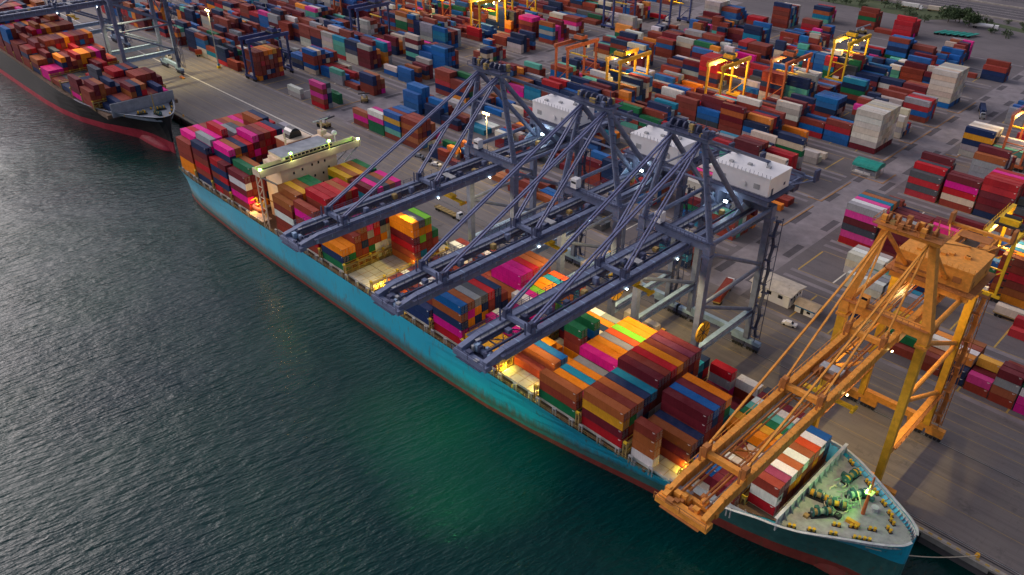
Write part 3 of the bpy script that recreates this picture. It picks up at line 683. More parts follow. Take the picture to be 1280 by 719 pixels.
    def top(m):
        m.box(-ax-1.6, ax+1.6, YW-.9, YW+.9, apex-.6, apex+.8, c1); m.box(-ax-2.2, ax+2.2, YW-2.4, YW+2.4, apex+.81, apex+.95, c3)
        for k in range(6): m.tube((-ax+k*1.84-.2, YW, apex+1.9), (-ax+k*1.84+.2, YW, apex+1.9), 1.0, c3, 12)
        r_ = random.Random(int(xc)+5)
        for k in range(12): 
            x, y = r_.uniform(-ax-1.6, ax+1.6), YW+r_.uniform(-1.8, 1.8); m.box(x-.5, x+.5, y-.4, y+.4, apex+.95, apex+1.5+r_.random()*1.6, r_.choice([c3, c3, c1, M['lash']]))
        for x in (-ax-2.2, ax+2.2): m.box(x-.06, x+.06, YW-2.4, YW+2.4, apex+2, apex+2.1, c3)
        for y in (-2.4, 2.4): m.box(-ax-2.2, ax+2.2, YW+y-.05, YW+y+.05, apex+2, apex+2.1, c3)
        for x in (-ax-2.2, -2, 2, ax+2.2):
            for y in (-2.4, 2.4): m.box(x-.06, x+.06, YW+y-.06, YW+y+.06, apex+.95, apex+2.1, c3)
        m.tube((ax, YW, apex+1), (ax, YW, apex+4.6), .1, c3, 5)
    P('apex_platform', top)
    hx0, hx1, hy0, hy1, hz0, hz1 = house
    HM = M['white'] if housec == 'white' else c1
    def hplat(m):
        m.box(hx0-1.4, hx1+1.4, hy0-1.4, hy1+1.4, hz0-.5, hz0-.2, c3)
        for y in (hy0-.4, hy1-.6): m.box(hx0-.5, hx1+.5, y, y+.9, hz0-2.3, hz0-.52, c1)
        for y in (hy0-1.4, hy1+1.4): m.box(hx0-1.4, hx1+1.4, y-.04, y+.04, hz0+.8, hz0+.88, c3)
        for i in range(14):
            x = hx0-1.4+(hx1-hx0+2.8)*i/13
            m.box(x-.04, x+.04, hy0-1.44, hy0-1.36, hz0-.2, hz0+.9, c3)
        for x in (-gx, gx): m.box(x-.5, x+.5, hy0-.3, hy1+.3, boom_z+2.5, hz0-2.32, c1)
    P('house_platform', hplat)
    def hb(m):
        m.box(hx0, hx1, hy0, hy1, hz0, hz1-.35, HM)
        m.box(hx0-.15, hx1+.15, hy0-.15, hy1+.15, hz1-.35, hz1, HM)
        n = 14
        for i in range(n+1):
            x = hx0+(hx1-hx0)*i/n; m.box(x-.05, x+.05, hy0-.2, hy0-.155, hz1, hz1+.9, c3 if not skel else c1)
        if skel:
            m.box(hx0-.05, hx0+8, hy0-.12, hy0-.01, hz0+1, hz0+1.5, c3)
            for k in range(4): m.box(hx0+3+k*3, hx0+4+k*3, hy0+3+k, hy0+4+k, hz1, hz1+.5, c1)
    ho = P('machinery_house', hb)
    P('house_door', lambda m: m.box(hx1+.005, hx1+.06, hy0+1.5, hy0+2.4, hz0, hz0+2, c3), ho)
    P('house_vent', lambda m: m.tube((hx0+9.5, hy0-.3, hz0+2), (hx0+9.5, hy0-.01, hz0+2), .7, HM, 10), ho); P('house_vent', lambda m: m.box(hx1+.005, hx1+.08, hy1-3, hy1-2.2, hz0+1.2, hz0+2, c3), ho)
    for k in range(3): P('roof_vent', lambda m: m.box(hx0+3+k*4.6, hx0+4.1+k*4.6, hy0+2.2+k*1.7, hy0+3.1+k*1.7, hz1+.005, hz1+.5, M['galv'] if not skel else c1), ho)
    for k in range(2): P('louvre', lambda m: m.box(hx0+2.2+k*10.2, hx0+4.0+k*10.2, hy0-.06, hy0-.003, hz0+1.4, hz0+2.8, M['galv'] if not skel else c3), ho)
    # rear end frame
    P('rear_frame', lambda m: (m.box(-hs+1, hs-1, 58.6, 59.4, boom_z+2.5, boom_z+3.3, c1), [m.beam((sx*gx, 48, boom_z+2.5), (sx*(hs-1), 59, boom_z+2.9), .3, .3, c1) for sx in (-1, 1)],
        [m.box(sx*(hs-1.2)-.4, sx*(hs-1.2)+.4, 57.8, 60.2, boom_z+2.4, boom_z+6, c3) for sx in (-1, 1)], m.box(-gx, gx, 54, 58, boom_z+2.46, boom_z+2.6, c3), m.box(2, 6, 52, 55, boom_z+.2, boom_z+2.4, c3)))
    # cabin beside the left mast leg, trolley with its spreader
    cb = P('lift_cabin', lambda m: (m.box(-5.6, -3.6, 1.0, 3.0, ZT+.9, ZT+3.6, M['white']), m.box(-5.7, -3.5, .9, 3.1, ZT+.4, ZT+.9, c3)) if not skel else m.box(-5.6, -3.8, 1.0, 2.8, ZT+.4, ZT+2.8, c1))
    P('cabin_window', lambda m: m.box(-5.4, -3.8, .96, .99, ZT+2.3, ZT+2.9, M['glass']), cb)
    ty = -14.0 if not skel else -20.0
    tr = P('trolley', lambda m: (m.box(-3.0, 3.0, ty-2.6, ty+2.6, boom_z+.9, boom_z+1.7, c3), m.box(-2.2, 2.2, ty-1, ty+1, boom_z+1.7, boom_z+2.6, M['galv']), [m.tube((x, ty+e, boom_z+2.2), (x+.3, ty+e, boom_z+2.2), .8, c3, 10) for x in (-1.5, 1.2) for e in (-1.7, 1.7)]))
    P('operator_cab', lambda m: (m.box(-3.4, -1.4, ty+3.2, ty+5.6, boom_z-2.4, boom_z+.2, M['white'] if not skel else c1), m.box(-3.3, -1.5, ty+3.15, ty+3.19, boom_z-1.9, boom_z-.4, M['glass'])), tr)
    zs = boom_z-4.5
    P('hoist_rope', lambda m: [m.tube((sx*1.6, ty+sy*1.2, boom_z+1), (sx*1.6, ty+sy*.9, zs+1.2), .05, M['dark'], 4) for sx in (-1, 1) for sy in (-1, 1)], tr)
    P('spreader', lambda m: (m.box(-6.0, 6.0, ty-.5, ty+.5, zs, zs+.5, M['yellow']), m.box(-2, 2, ty-1, ty+1, zs+.5, zs+1.2, M['yellow']), [m.box(sx*6-.3, sx*6+.3, ty-1.2, ty+1.2, zs-.2, zs+.4, M['yellow']) for sx in (-1, 1)]), tr)
    # stair tower on the landside leg
    def stair(m):
        x = hs+1.9; y0, y1 = YL-.6, YL+2.6
        for k in range(11):
            z = 4+k*3.8; m.box(x-1, x+.9, y0 if k % 2 else y1-1.2, y0+1.2 if k % 2 else y1, z, z+.1, c3)
            if k < 10: m.beam((x, y1-1 if k % 2 == 0 else y0+1, z), (x, y0+1 if k % 2 == 0 else y1-1, z+3.8), .9, .12, c3)
            for e in (x-1, x+.9): m.box(e-.05, e+.05, y0, y1, z+1.0, z+1.1, c3)
        for (x_, y_) in ((x-1, y0), (x-1, y1), (x+.9, y0), (x+.9, y1)): m.box(x_-.08, x_+.08, y_-.08, y_+.08, 3, 43, c3)
    P('stair_tower', stair)
    if reel:
        P('cable_reel', lambda m: (m.tube((hs+1.5, YW, 21), (hs+2.0, YW, 21), 3.0, M['oyel'], 20), m.tube((hs+1.35, YW, 21), (hs+2.15, YW, 21), .5, c3, 10), [m.beam((hs+2.03, YW, 21), (hs+2.03, YW+2.9*math.cos(t*.785), 21+2.9*math.sin(t*.785)), .12, .16, M['dark']) for t in range(8)], m.box(hs+.8, hs+1.4, YW-.4, YW+.4, 20.6, 21.4, c3)))
    # floodlight heads
    LM = M['lampc'] if not skel else M['lampw']
    for y in (-22, -2):
        P('floodlight', lambda m: (m.box(gx+.8, gx+1.05, y-.18, y+.18, boom_z-.5, boom_z-.25, LM)))
    return R
BL = (M['blue'], M['bluel'], M['blued'])
H3 = (-6.0, 10.8, 27.0, 37.7, 51.0, 56.3)
G1 = 'blue ship-to-shore cranes over the teal ship'
c1 = sts('gantry_crane', -166.5, 'blue gantry crane nearest the cream bridge, farthest from the orange crane', G1, BL, house=H3, reel=False)
c2 = sts('gantry_crane', -126.8, 'middle one of the three blue gantry cranes over the teal ship', G1, BL, house=H3)
c3 = sts('gantry_crane', -98.4, 'blue gantry crane next to the orange crane, standing closest to it', G1, BL, house=H3)
c4 = sts('gantry_crane', -470.5, 'blue gantry crane over the black ship, cut off by the picture edge', 'blue crane at the far berth', BL, house=H3, reel=False)
c5 = sts('gantry_crane', -545, 'far blue crane boom over the stern half of the black ship', 'blue crane at the far berth', BL, house=H3, reel=False)
c6 = sts('gantry_crane', -44.6, 'orange gantry crane with legs tinted for lamplight reaching over the bow of the teal ship', None, (M['orange'], M['orange'], M['crust']), hs=8.6, apex=66.2, boom_z=42.6, tipy=-69.0, ties=(-58, -32, -6), legc=M['oyel'], house=(-6.6, 9.6, 21.0, 33.0, 48.4, 53.2), housec='own', skel=True, reel=False)  # ochre on the lower legs paints in the warm lamplight on orange steel
# warm and cool crane floodlights (lit in the photograph)
for xc, e in ((-98.4, 1), (-126.8, 1), (-166.5, .55)):
    lamp('SPOT', (xc, -4, 41.5), 11000*e, WARM, (xc+4, 12, 0), .6, 120, .8)
    lamp('SPOT', (xc, -30, 41.6), 2200*e, (1, .8, .4), (xc, -24, 10), .6, 74, .9)
    lamp('POINT', (xc, 25.0, 48.4), 160, COOL, size=.4)
    b = MB(); b.box(xc-.5, xc+.5, 25.2, 25.6, 46.6, 47.1, M['lampc']); 
    o = b.build('stay_floodlight', {(-98.4): c3, (-126.8): c2, (-166.5): c1}[xc], (-xc, 0, 0))
lamp('SPOT', (-44.6, 2, 41.8), 9000, WARM, (-46, 15, 0), .8, 76, .9)
lamp('SPOT', (-44.6, -30, 41.8), 3600, (1, .76, .36), (-48, -24, 14), .6, 80, .9)
lamp('SPOT', (-44.6, -57, 41.8), 1200, (1, .8, .4), (-46, -40, 14), .6, 60, .8)
lamp('POINT', (-40, 14, 36), 500, WARM, size=.6); lamp('POINT', (-44, 26, 40), 900, WARM, size=.6)
lamp('SPOT', (-98.4, -66.5, 41.2), 42000, (.14, 1.0, .30), (-112, -57, WL), .8, 66, 1.0)  # green spot added at the boom tip to turn the water emerald
lamp('SPOT', (-126.8, -66.5, 41.2), 22000, (.14, 1.0, .30), (-134, -57, WL), .8, 62, 1.0)  # second added green spot, widens the emerald patch beside the hull
lamp('SPOT', (-470, 10, 41), 20000, (1, .85, .4), (-468, 18, 0), .6, 110, .8)
lamp('SPOT', (-470, -20, 41), 4000, WARM, (-470, -22, 10), .6, 120, .8)
lamp('SPOT', (-182, -18, 32), 2600, (1, .80, .2), (-182, -24, 10), .4, 76, .8); lamp('SPOT', (-116, -24, 28), 1800, (1, .84, .2), (-116, -32, 10), .4, 70, .8)
[lamp('POINT', (x_, y_+2.2, 11.9), e_, (1, .74, .06), size=.3) for x_, y_, e_ in ((-177, -36.5, 420), (-164, -37.6, 420), (-150, -38, 160), (-108.5, -37.6, 260), (-120.5, -37.8, 260), (-177, -24, 300), (-107.5, -30, 160), (-177, -6, 300), (-66, -35, 140))]

# ------------------------------------------------------------------ yard gantry cranes
def rtg(label, group, x, y0, C, span=23.5, hx=4.2, H=21.5, ty=.5, lit=None, hz=0):
    R = thing('yard_gantry_crane', (x, y0, 0), label, 'yard crane', group); c, d = C
    def P(n, fn, par=R):
        m = MB(); fn(m); return m.build(n, par)
    for y in (0, span):
        P('wheel_beam', lambda m: (m.box(-hx-1.6, hx+1.6, y-.55, y+.55, 1.5, 2.6, c), m.box(-2, 1.6, y+.6, y+1.7, 1.6, 3.6, c if y else M['white'])))
        for e in (-hx-.9, -hx+.9, hx-.9, hx+.9): P('wheel', lambda m: m.tube((e, y-.35, .8), (e, y+.35, .8), .8, M['black'], 12))
        for sx in (-1, 1): P('leg', lambda m: m.beam((sx*hx, y, 2.6), (sx*hx, y, H), .8, .9, c, 1.1, 1.1))
        P('leg_brace', lambda m: (m.beam((-hx, y, 2.6), (hx, y, 11), .35, .35, c), m.beam((-hx, y, 11.2), (hx, y, 11.2), .4, .4, c)))
        P('ladder', lambda m: [m.box(hx+.6, hx+1.5, y-.5, y+.5, 3+i*2.6, 3.1+i*2.6, d) for i in range(7)]+[m.box(e, e+.06, y-.56, y-.5, 2.6, 19, d) for e in (hx+.6, hx+1.44)])
    for sx in (-1, 1): P('main_girder', lambda m: (m.box(sx*hx-.65, sx*hx+.65, -1.4, span+1.4, H, H+1.9, c), [m.box(sx*(hx+1.1)-.05, sx*(hx+1.1)+.05, i*2.4-.05, i*2.4+.05, H+.6, H+2.4, c) for i in range(10)], m.box(sx*(hx+1.1)-.05, sx*(hx+1.1)+.05, 0, span, H+2.3, H+2.4, c)))
    t = span*ty
    tr = P('trolley', lambda m: (m.box(-hx, hx, t-2.4, t+2.4, H+2, H+2.6, d), m.box(-3, 2.6, t-1.6, t+1.4, H+2.6, H+4.4, c), m.tube((-2.4, t+.4, H+4.6), (2.4, t+.4, H+4.6), .7, d, 10)))
    P('operator_cab', lambda m: (m.box(hx-2.4, hx-.7, t+2.5, t+4.5, H-2.4, H+1.0, M['white']), m.box(hx-2.3, hx-.8, t+2.44, t+2.49, H-2, H-.4, M['glass'])), tr)
    P('spreader', lambda m: (m.box(-6, 6, t-.5, t+.5, 15.2, 15.7, M['yellow']), [m.tube((sx*2, t+sy, 15.7), (sx*2, t+sy, H+2), .06, M['dark'], 4) for sx in (-1, 1) for sy in (-.9, .9)]), tr)
    if lit:
        [P('floodlight', lambda m: m.box(sx*hx-.3, sx*hx+.3, -.2+span*k, .2+span*k, H-.5, H-.1, M['lampw'])) for sx in (-1, 1) for k in (.25, .75)]
        lamp('POINT', (x, y0+span*.5, H-1.6), lit*1.9, (1, .66, .2), size=.6)
    return R
YC, OC, BC = (M['yellow'], M['dark']), (M['rtgo'], M['dark']), (M['rtgb'], M['dark'])
GY = 'yard cranes straddling the container stacks'
# ------------------------------------------------------------------ containers
HUE = dict(b=('brown', (.36, .10, .030)), n=('red-brown', (.27, .045, .028)), m=('maroon', (.16, .016, .026)), r=('red', (.46, .012, .022)), o=('orange', (.85, .25, .008)),
  k=('magenta', (.75, .010, .27)), v=('navy', (.014, .032, .10)), u=('blue', (.008, .12, .38)), t=('teal blue', (.01, .22, .36)), e=('dark green', (.012, .15, .06)), g=('lime green', (.20, .56, .035)),
  w=('white', (.76, .74, .70)), c=('cream', (.60, .52, .42)), y=('grey', (.30, .31, .33)), d=('charcoal', (.075, .085, .105)), l=('mint green', (.10, .42, .32)), h=('ochre', (.68, .33, .02)), p=('plum', (.22, .035, .085)), f=('flame red', (.72, .085, .02)))
SHIPW = 'nnnnmmmrrrbbbvvvuukkooooyydewcphp'
YARDW = 'nnnnnnnnnmmmmmmmmrrrvvvvvvvvuuuuubbndkccccwyyoelt'
L40, L20, WID, HGT = 12.19, 6.06, 2.38, 2.53
RECS = []
def rec(x, y, z, L, h, c, where, tint=1.0): RECS.append([x, y, z, L, h, c, where])
ORD = ['first', 'second', 'third', 'fourth', 'fifth', 'sixth', 'seventh', 'eighth', 'ninth', 'tenth', 'eleventh', 'twelfth', 'thirteenth', 'fourteenth', 'fifteenth', 'sixteenth', 'seventeenth', 'eighteenth', 'nineteenth', 'twentieth', 'twenty-first', 'twenty-second', 'twenty-third', 'twenty-fourth', 'twenty-fifth']
def tierword(k): return 'top tier' if k == 0 else ORD[k]+' tier down'
R_ = random.Random(7)
def stack(x, y, z, L, s, w, where, half=''):
    n = len(s)
    for k, c in enumerate(s):
        if c == '.': c = R_.choice(w)
        if c == '_': z += TIER; continue
        rec(x+R_.uniform(-.05, .05), y+R_.uniform(-.03, .03), z, L, HGT, c, (half, n-1-k, where)); z += TIER
# teal ship, row 0 is the water side; "/" splits a 40 ft slot into the sternward and the bowward 20 ft stack
SHIP = [
 (-50.5, -31.8, L20, ['rwn', 'nmp', 'now', 'mob', 'nbw', 'onb', 'bof', 'bnw', 'bvu']),
 (-63.8, -35.6, L40, ['/nm', 'mu/nm', 'mr/..', 'nw/.c', 'nb/nb', 'nm/nc', '.eo', '.oh', '.ee', '.el', 'nmw/nnc', 'nmm', 'nyd/nv']),
 (-77.4, YR0, L40, ['wbbn/', '', 'nmb', 'nmv', '.bnmm', '..nvu', '..nmm', '..teo', 'nm', 'nl', '.m', 'km/', 'mkyr/m', '.m/nnw']),
 (-92.5, YR0, L40, ['rmhb', '.nen', '.nyb', '..mv', '..nt', '.wnnm', '.nvnn', '.mnmr', '.nbno', '.ncnn', '.nvmp', '.cnnm', '..w/.vt', '.v/.rv']),
 (-106.7, YR0, L40, ['enb', 'nk', '.o', '.t', '.o', '.y', '.mk', '.no', '.bo', '.ny', '.nf', '.og', '.no', '.no']),
 (-120.6, YR0, L40, ['', '', 'n', 'nb', 'nu', '.o/o', 'o/', '/onne', '/l', '.vue', '/oc', '.v', '.o', '.w/.y']),
 (-134.5, YR0, L40, ['.h', '.h', '.h', '.mk', '.kw', '.', 'n', '.mkw', '.mnk', '..ng', '..no', '..bo', '..nt', '.onf']),
 (-148, YR0, L40, ['rkvbu', 'nnokb', '.nvoy', '.novd', '..nnr', '..vvv', '.vvn', '.nb', '.vb', 'kddkk', '.ydkk', '.nurr', '.nbbb', '..nnb']),
 (-162, YR0, L40, ['vv', 'vvn', '.n', '.nc', 'nn', 'cn', 'n', 'n/', 'nn', '.n', '.n', 'nnb', 'ncw', '.wn']),
 (-176, YR0, L40, ['', '', 'n', 'n', 'w', 'n', 'n', 'w', '', 'n', '', 'c', 'ww', 'wn']),
 (-190.3, YR0, L40, ['', '', '', '', '', '', '', 'bnrmoo', 'ntngod', 'nnnnog', 'nnne', '', '', '']),
 (-204.3, YR0, L40, ['evo', 'neo', 'nnnn', 'nnvnb', 'nenyk', 'wwnrr', 'wwoyv', 'wwwcm', 'nnnvm', '.nnn', '.nnm', '.nn', '.vn', '.ne']),
 (-218.6, YR0, L40, ['nrmnkn', 'nmrkm', '.nnmnnr', '.rnmnrr', '.nrknrr', '..nnrnb', '..nyrrr', '.nnn', '..ne', '..mvtm', '..mntk', '...ynd', '...nvb', '...mnk']),
 (-232.6, YR0, L40, ['nnwnb', 'nnnnnb', '...nnh', '...nbb', '...nne', '...nee', '.nn', '.n', '..n', '..neeh', '...neb', '...neh', '...nbb', '...nte']),
 (-263.7, YR0, L40, ['nkmwm', '.nnnme', '.nnnbb', 'nvm', '..m', '..v', '.vvv', '', '', '', '', '.vv', '.vo', '..u']),
 (-277.7, YR0, L40, ['rvnvr/nvrvm', '..nnrvk', '..vnnob', '..nvrnv', '..rnvrr', '...vnkmk', '...nmrnm', '...mknrn', '....nmrr', '...vnvnv', '...nnnk', '...vnvd', '...nvyy', '...mnn']),
 (-291.8, YR0, L40, ['vnrnmv', '...nvky', '...nnmk', '...vnnmr', '...nmk', '...rnky', '....vnd', '...nmnb', '....mk', '...nvnnb', '....nvnv', '...nnvr', '...nuw', '...nv']),
 (-305.8, YR0, L40, ['oonnn', 'nnnmnk', '...nkr', '....nk', '....yn', '....kn', '...nvk', '....rn', '....nb', '....vk', '....nr', '...nyn', '...nv', '...n']),
]
for bi, (x, y0, L, rows) in enumerate(SHIP):
    zb = ZB+ZOFF.get(bi, 0)
    for r, s in enumerate(rows):
        wh = '%s row from water, %s bay from teal bow' % (ORD[r], ORD[bi])
        y = y0+ROWP*r+.03
        if '/' in s:
            a, c = s.split('/'); stack(x, y, zb, L20, a, SHIPW, wh, 'stern-side short'); stack(x+6.13, y, zb, L20, c, SHIPW, wh, 'bow-side short')
        else: stack(x, y, zb, L, s, SHIPW, wh, 'short' if L < 8 else '')
# black ship
hts = [(2, 4), (3, 4), (3, 5), (1, 2), (1, 3), (2, 4), (2, 4), (4, 5), (4, 6), (4, 6), (5, 6), (5, 7), (6, 7), (6, 7), (6, 7), (6, 7), (6, 7), (6, 7)]
P2 = 'nnnnmmmmrrrbbvvvkudnnnmmo'
for bi, x in enumerate(B2):
    nr = 11 if bi == 0 else 14
    yy = CL2-nr*1.25; lo, hi = hts[bi]; hh = R_.randint(lo, hi); cc = R_.choice(P2)
    for r in range(nr):
        if R_.random() < .45: hh = R_.randint(lo, hi)
        top = hh-(1 if r in (0, nr-1) and bi < 3 else 0)
        s = ''
        for k in range(top):
            if R_.random() < .5: cc = R_.choice(P2)
            s += cc
        stack(x, yy+2.5*r, 12.05, L40, s, P2, '%s row from water, %s bay from black bow' % (ORD[r], ORD[bi]))
# yard: explicit stacks (x of the stern-side end, y of the front row, rows from the quay inland, length)
EXP = [
 (-428.2, 57.6, ['onnnnn', 'vnnrnn', 'nymnno', 'nvnnyo', 'nnmnnh', 'rononn'], L40), (-385.5, 57.6, ['cc', '', '', '', '', ''], L40), (-362.5, 57.6, ['rnknnk'.replace('nn', 'n'), '.vvyd', '', '', 'ee/', ''], L40), (-358.0, 67.5, ['ee'], L20),
 (-415.8, 86.5, ['cunnu', 'nnnnc', '.nvnu', '.ncv', '.nnu', '.vnn'], L40), (-388.8, 86.5, ['cyl', 'vu', '', 'nr', '', 'n'], L40), (-376.2, 87.6, ['n', 'u', '', '', '', ''], L40), (-362.5, 88.5, ['nnvv', '.nnb', '.nb', '', '', ''], L40), (-429, 86.5, ['vdu', 'vvu', 'nnn', '.nn', '.nm', ''], L40),
 (-392, 143, ['vlvcmc', '.vcmn', '.nnn', '.nnk', '.nn', '.nm'], L40), (-379.3, 143, ['uuu', '.uuu', '.uvv', '..nn', '..nn', ''], L40), (-367.9, 143.4, ['uuuuu', 'nuuuv', 'vuruv', '.nnn', '', ''], L40), (-441.7, 142.6, ['cccccc', '.ccccn', '.ccncn', '.vnvn', '.nvv', '.unn'], L40),
 (-379.4, 117, ['uc', '', '', '', '', ''], L40), (-331.8, 116, ['nvrnn', '.nnnn', '.nnnd', '.nm', '', ''], L40), (-319.2, 116, ['ovn'+'n', '.env', '.nnve', '.nnn', '', ''], L40), (-322.4, 87, ['uuuu', '.uuuu', '.nnuu', '.ln', 'll', ''], L40),
 (-324.3, 57.4, ['nkb', '', '', '', '', ''], L40), (-311.7, 57.4, ['eekw', '.knk', '.nk', '', '', ''], L40), (-299.1, 57.6, ['nluhu', '.nhun', '.nnuu', '.nnuu', '..n', '.k'], L40), (-286.5, 58.1, ['nbnbn', '.bmnn', '.nvnn', '.nbb', 'kk', ''], L40),
 (-382, 205.9, ['nn', 'nn', '.n', '', '', ''], L40), (-382.5, 230, ['knmnk', '.nnnk', '.nnnk', '.nnn', '.nnk', '.nn'], L40), (-320.3, 172.5, ['nnl', '.n', '', '', '', ''], L40), (-299.2, 172, ['uuun', '.uun', '.nnl', '.nm', '.k', ''], L40), (-277.8, 172.5, ['uvl', '.ul', '.nn', '.wcw', '.cw', ''], L40),
 (-282, 201, ['vv', '.v', '', '.n', '', ''], L40), (-269.2, 201, ['vlu', '.vu', '.uw', '.cw', '', ''], L40), (-324.6, 259, ['neeoo', '.neo', '.nnn', '', '', ''], L40), (-344.4, 287, ['cccc', '.ccc', '.cc', '.nc', '', ''], L40), (-369, 258.5, ['nckn', '.nkn', '.nn', '', '', ''], L40), (-381.6, 258.5, ['rvrc', '.nnc', '.nn', '.cc', '', ''], L40),
 (-240.6, 229.4, ['nvnrrr', '.nnrrr', '.nnnrr', '.nnrrr', '.nnnr', '.nnn'], L40), (-321.2, 354, ['ccccc']*5, L40), (-308.4, 356, ['uuun', '.uun', '.unu', '.nuu', '.uu', '.u'], L40), (-273.3, 288, ['vv', '.vv', '.vu', '', '', ''], L40), (-260.5, 288, ['nn', '', '', '', '', ''], L40), (-245.8, 288, ['nvnn', '.vnn', '.nnn', '.uu', '', ''], L40), (-252.5, 288, ['uuur']*4, L20), (-288, 356, ['nnr', '.rr', '.rn', '', '', ''], L40),
 (-208.5, 406, ['rrrr', '.rrrr', '.rrr', '.rrr', '.rrr', ''], L40), (-189.2, 352.4, ['euvun', '.evvu', '.nvvu', '.vvu', '.vuu', ''], L40), (-175.6, 353, ['nnv', '.nnn', '.nnn', '.nn', '', ''], L40), (-161.6, 353.6, ['ru', '.ru', 'uu', '', '', ''], L20), (-265.4, 405.5, ['ltbv', '.lnv', '.knr', '.nk', '', ''], L40), (-252.9, 366, ['nrrn', '.vvn', '', '', '', ''], L40), (-239, 366, ['yvn', '.vu', '.uu', '', '', ''], L20), (-235.7, 412, ['nnen', '.nnnn', '.nen', '.nnn', '', ''], L40), (-221, 408, ['n', 'n', '', '', '', ''], L40),
 (-134, 353, ['vvn', '.vnn', '.nn', '', '', ''], L40), (-155.5, 357, ['uu', '.uu', '.nuu', '.uun', '.bu', ''], L20), (-147.6, 350, ['n', '', '', '', '', ''], L40),
 (-139, 202, ['mcccccc']*7, L40), (-139, 287.5, ['ucccccc', 'ucccccc', 'ucccccc', 'vcccccc', 'ucccccc', 'vcccccc'], L40), (-139, 229.2, ['cccc', '.cccc', 'bu', 'ur', 'c', ''], L40), (-139, 258, ['nury', 'nurr', '.uur', '.rny', '', ''], L40), (-151.8, 287.8, ['rrm', '.nn', '.nb', '', '', ''], L40), (-164.6, 288, ['ncv', '.cv', '', 'n', '', ''], L40), (-172, 250.3+8, ['vnevt', '.nmtu', '.nnn', '.nn', '', ''], L40), (-151.8, 202, ['uurn', '.vuu', '.nu', '.nv', '', ''], L40), (-164.6, 202, ['.un', 'vu', '.cu', '', 'cc', ''], L40), (-151.8, 172.6, ['cc', 'c', '', 'c', '', ''], L40), (-172, 229, ['nvuu', '.cvu', '.cvu', '.nvu', '', ''], L40),
 (-35.9, 58.6, ['nk', '.m', '.mh', '', '', ''], L20), (-29.5, 58.4, ['nbym', '.mem', '.rn', '.rn', '', ''], L20), (-23.0, 58.4, ['kkwe', '.nre', '.vrn', '.nru', '', ''], L20), (-42.4, 59, ['vv', '.vo', '.nw', '.nn', '.nb', ''], L20), (-48.8, 59, ['nn', '.b', '.nw', '.no', '', ''], L20), (-16.6, 58.4, ['nek', '.nn', '.nu', '.rr', '', ''], L20), (-62, 61, ['n', '.e', '.he', '.oh', '.bo', ''], L40), (-75, 65, ['', '', 'vm', '', '', ''], L20),
 (-36, 86.5, ['', '', '', 'r', 'rr', ''], L40), (-23, 86.5, ['r', '.u', '.r', '.k', '', ''], L40), (-84, 86, ['cc', 'ty', 'ty', '.l', '', ''], L40), (-71, 86, ['yy', '.t', '.mv', '.mm', '', ''], L40),
 (-48.2, 113.6, ['obnrnn', '.nnrno', '.nnnnu', '.nnnnw', '.nnnnu', ''], L40), (-35.6, 113.8, ['nnbrn', '.nnvu', '.nvw', '.nn', '', ''], L40), (-99.8, 113.6, ['rkdmky', '.nnmkw', '.nmmmk', '.nkmmt', '.mmnnb', '.nnnnd'], L40), (-87, 113.8, ['nmmmn', '.nmmn', '.mmmy', '.nmmm', '.nmmm', '.nnmm'], L40), (-74.2, 114, ['mrk', '.mm', '.n', '', '', ''], L40), (-88.4, 94.3, ['ccc', '.cw', '.cc', '', '', ''], L40),
 (-79.4, 141, ['.k', '.m', 'vm', '', '', ''], L40), (-74.6, 152.6, ['.m', 'v', '.', '', '', ''], L40),
 (-100, 171, ['rdrd', 'nrrdr', '.rrrd', '.rddrm', '.rmnd', ''], L40), (-86.3, 171.2, ['ncrkm', '.nmcm', '.nmm', '.nrm', '', ''], L40), (-73.5, 171.3, ['vmmmrr', '.nmmrr', '.nnmmr', '.nmrrk', '.nnmmr', '.nnmn'], L40), (-60.6, 171.3, ['mmd', '.dvd', '.vd', '', '', ''], L40),
 (-100.4, 229.4, ['ccvhvc'.replace('vc', 'v'), '.chvc', '.hccc', '.ccvw', '', 'w'], L40), (-87.6, 229.6, ['ccl', '.wc', '.wlw', '', '', ''], L40),
]
def clash(x, y, L):
    for (ex, ey, rows, el) in EXP:
        if x < ex+el+.3 and ex < x+L+.3 and abs(y-ey) < 12: return True
    return False
def where_yard(x, y):
    k = int(round((y-57.4)/28.7)); k = max(0, min(12, k))
    if x > -108: sec = '%s stack right of crossroad' % ORD[min(24, max(0, int((x+100)//12.7)))]
    elif x > -330: sec = '%s stack left of crossroad' % ORD[min(24, int((-126-x)//12.7))]
    else: sec = '%s stack beyond far lane' % ORD[min(24, int((-350-x)//12.7))]
    return '%s, %s block' % (sec, ORD[k])
for (x, y, rows, L) in EXP:
    for r, s in enumerate(rows):
        wh = '%s row, %s' % ('front' if r == 0 else ORD[r], where_yard(x, y))
        yy = y+r*2.68
        if '/' in s:
            a, c = s.split('/'); stack(x, yy, .02, L20, a, YARDW, wh, 'far short'); stack(x+6.13, yy, .02, L20, c, YARDW, wh, 'near short')
        else: stack(x, yy, .02, L, s, YARDW, wh, 'short' if L < 8 else '')
SEC = [(-351.0, -650, -12.7), (-126.6, -324.5, -12.7), (-99.6, 5, 12.8)]
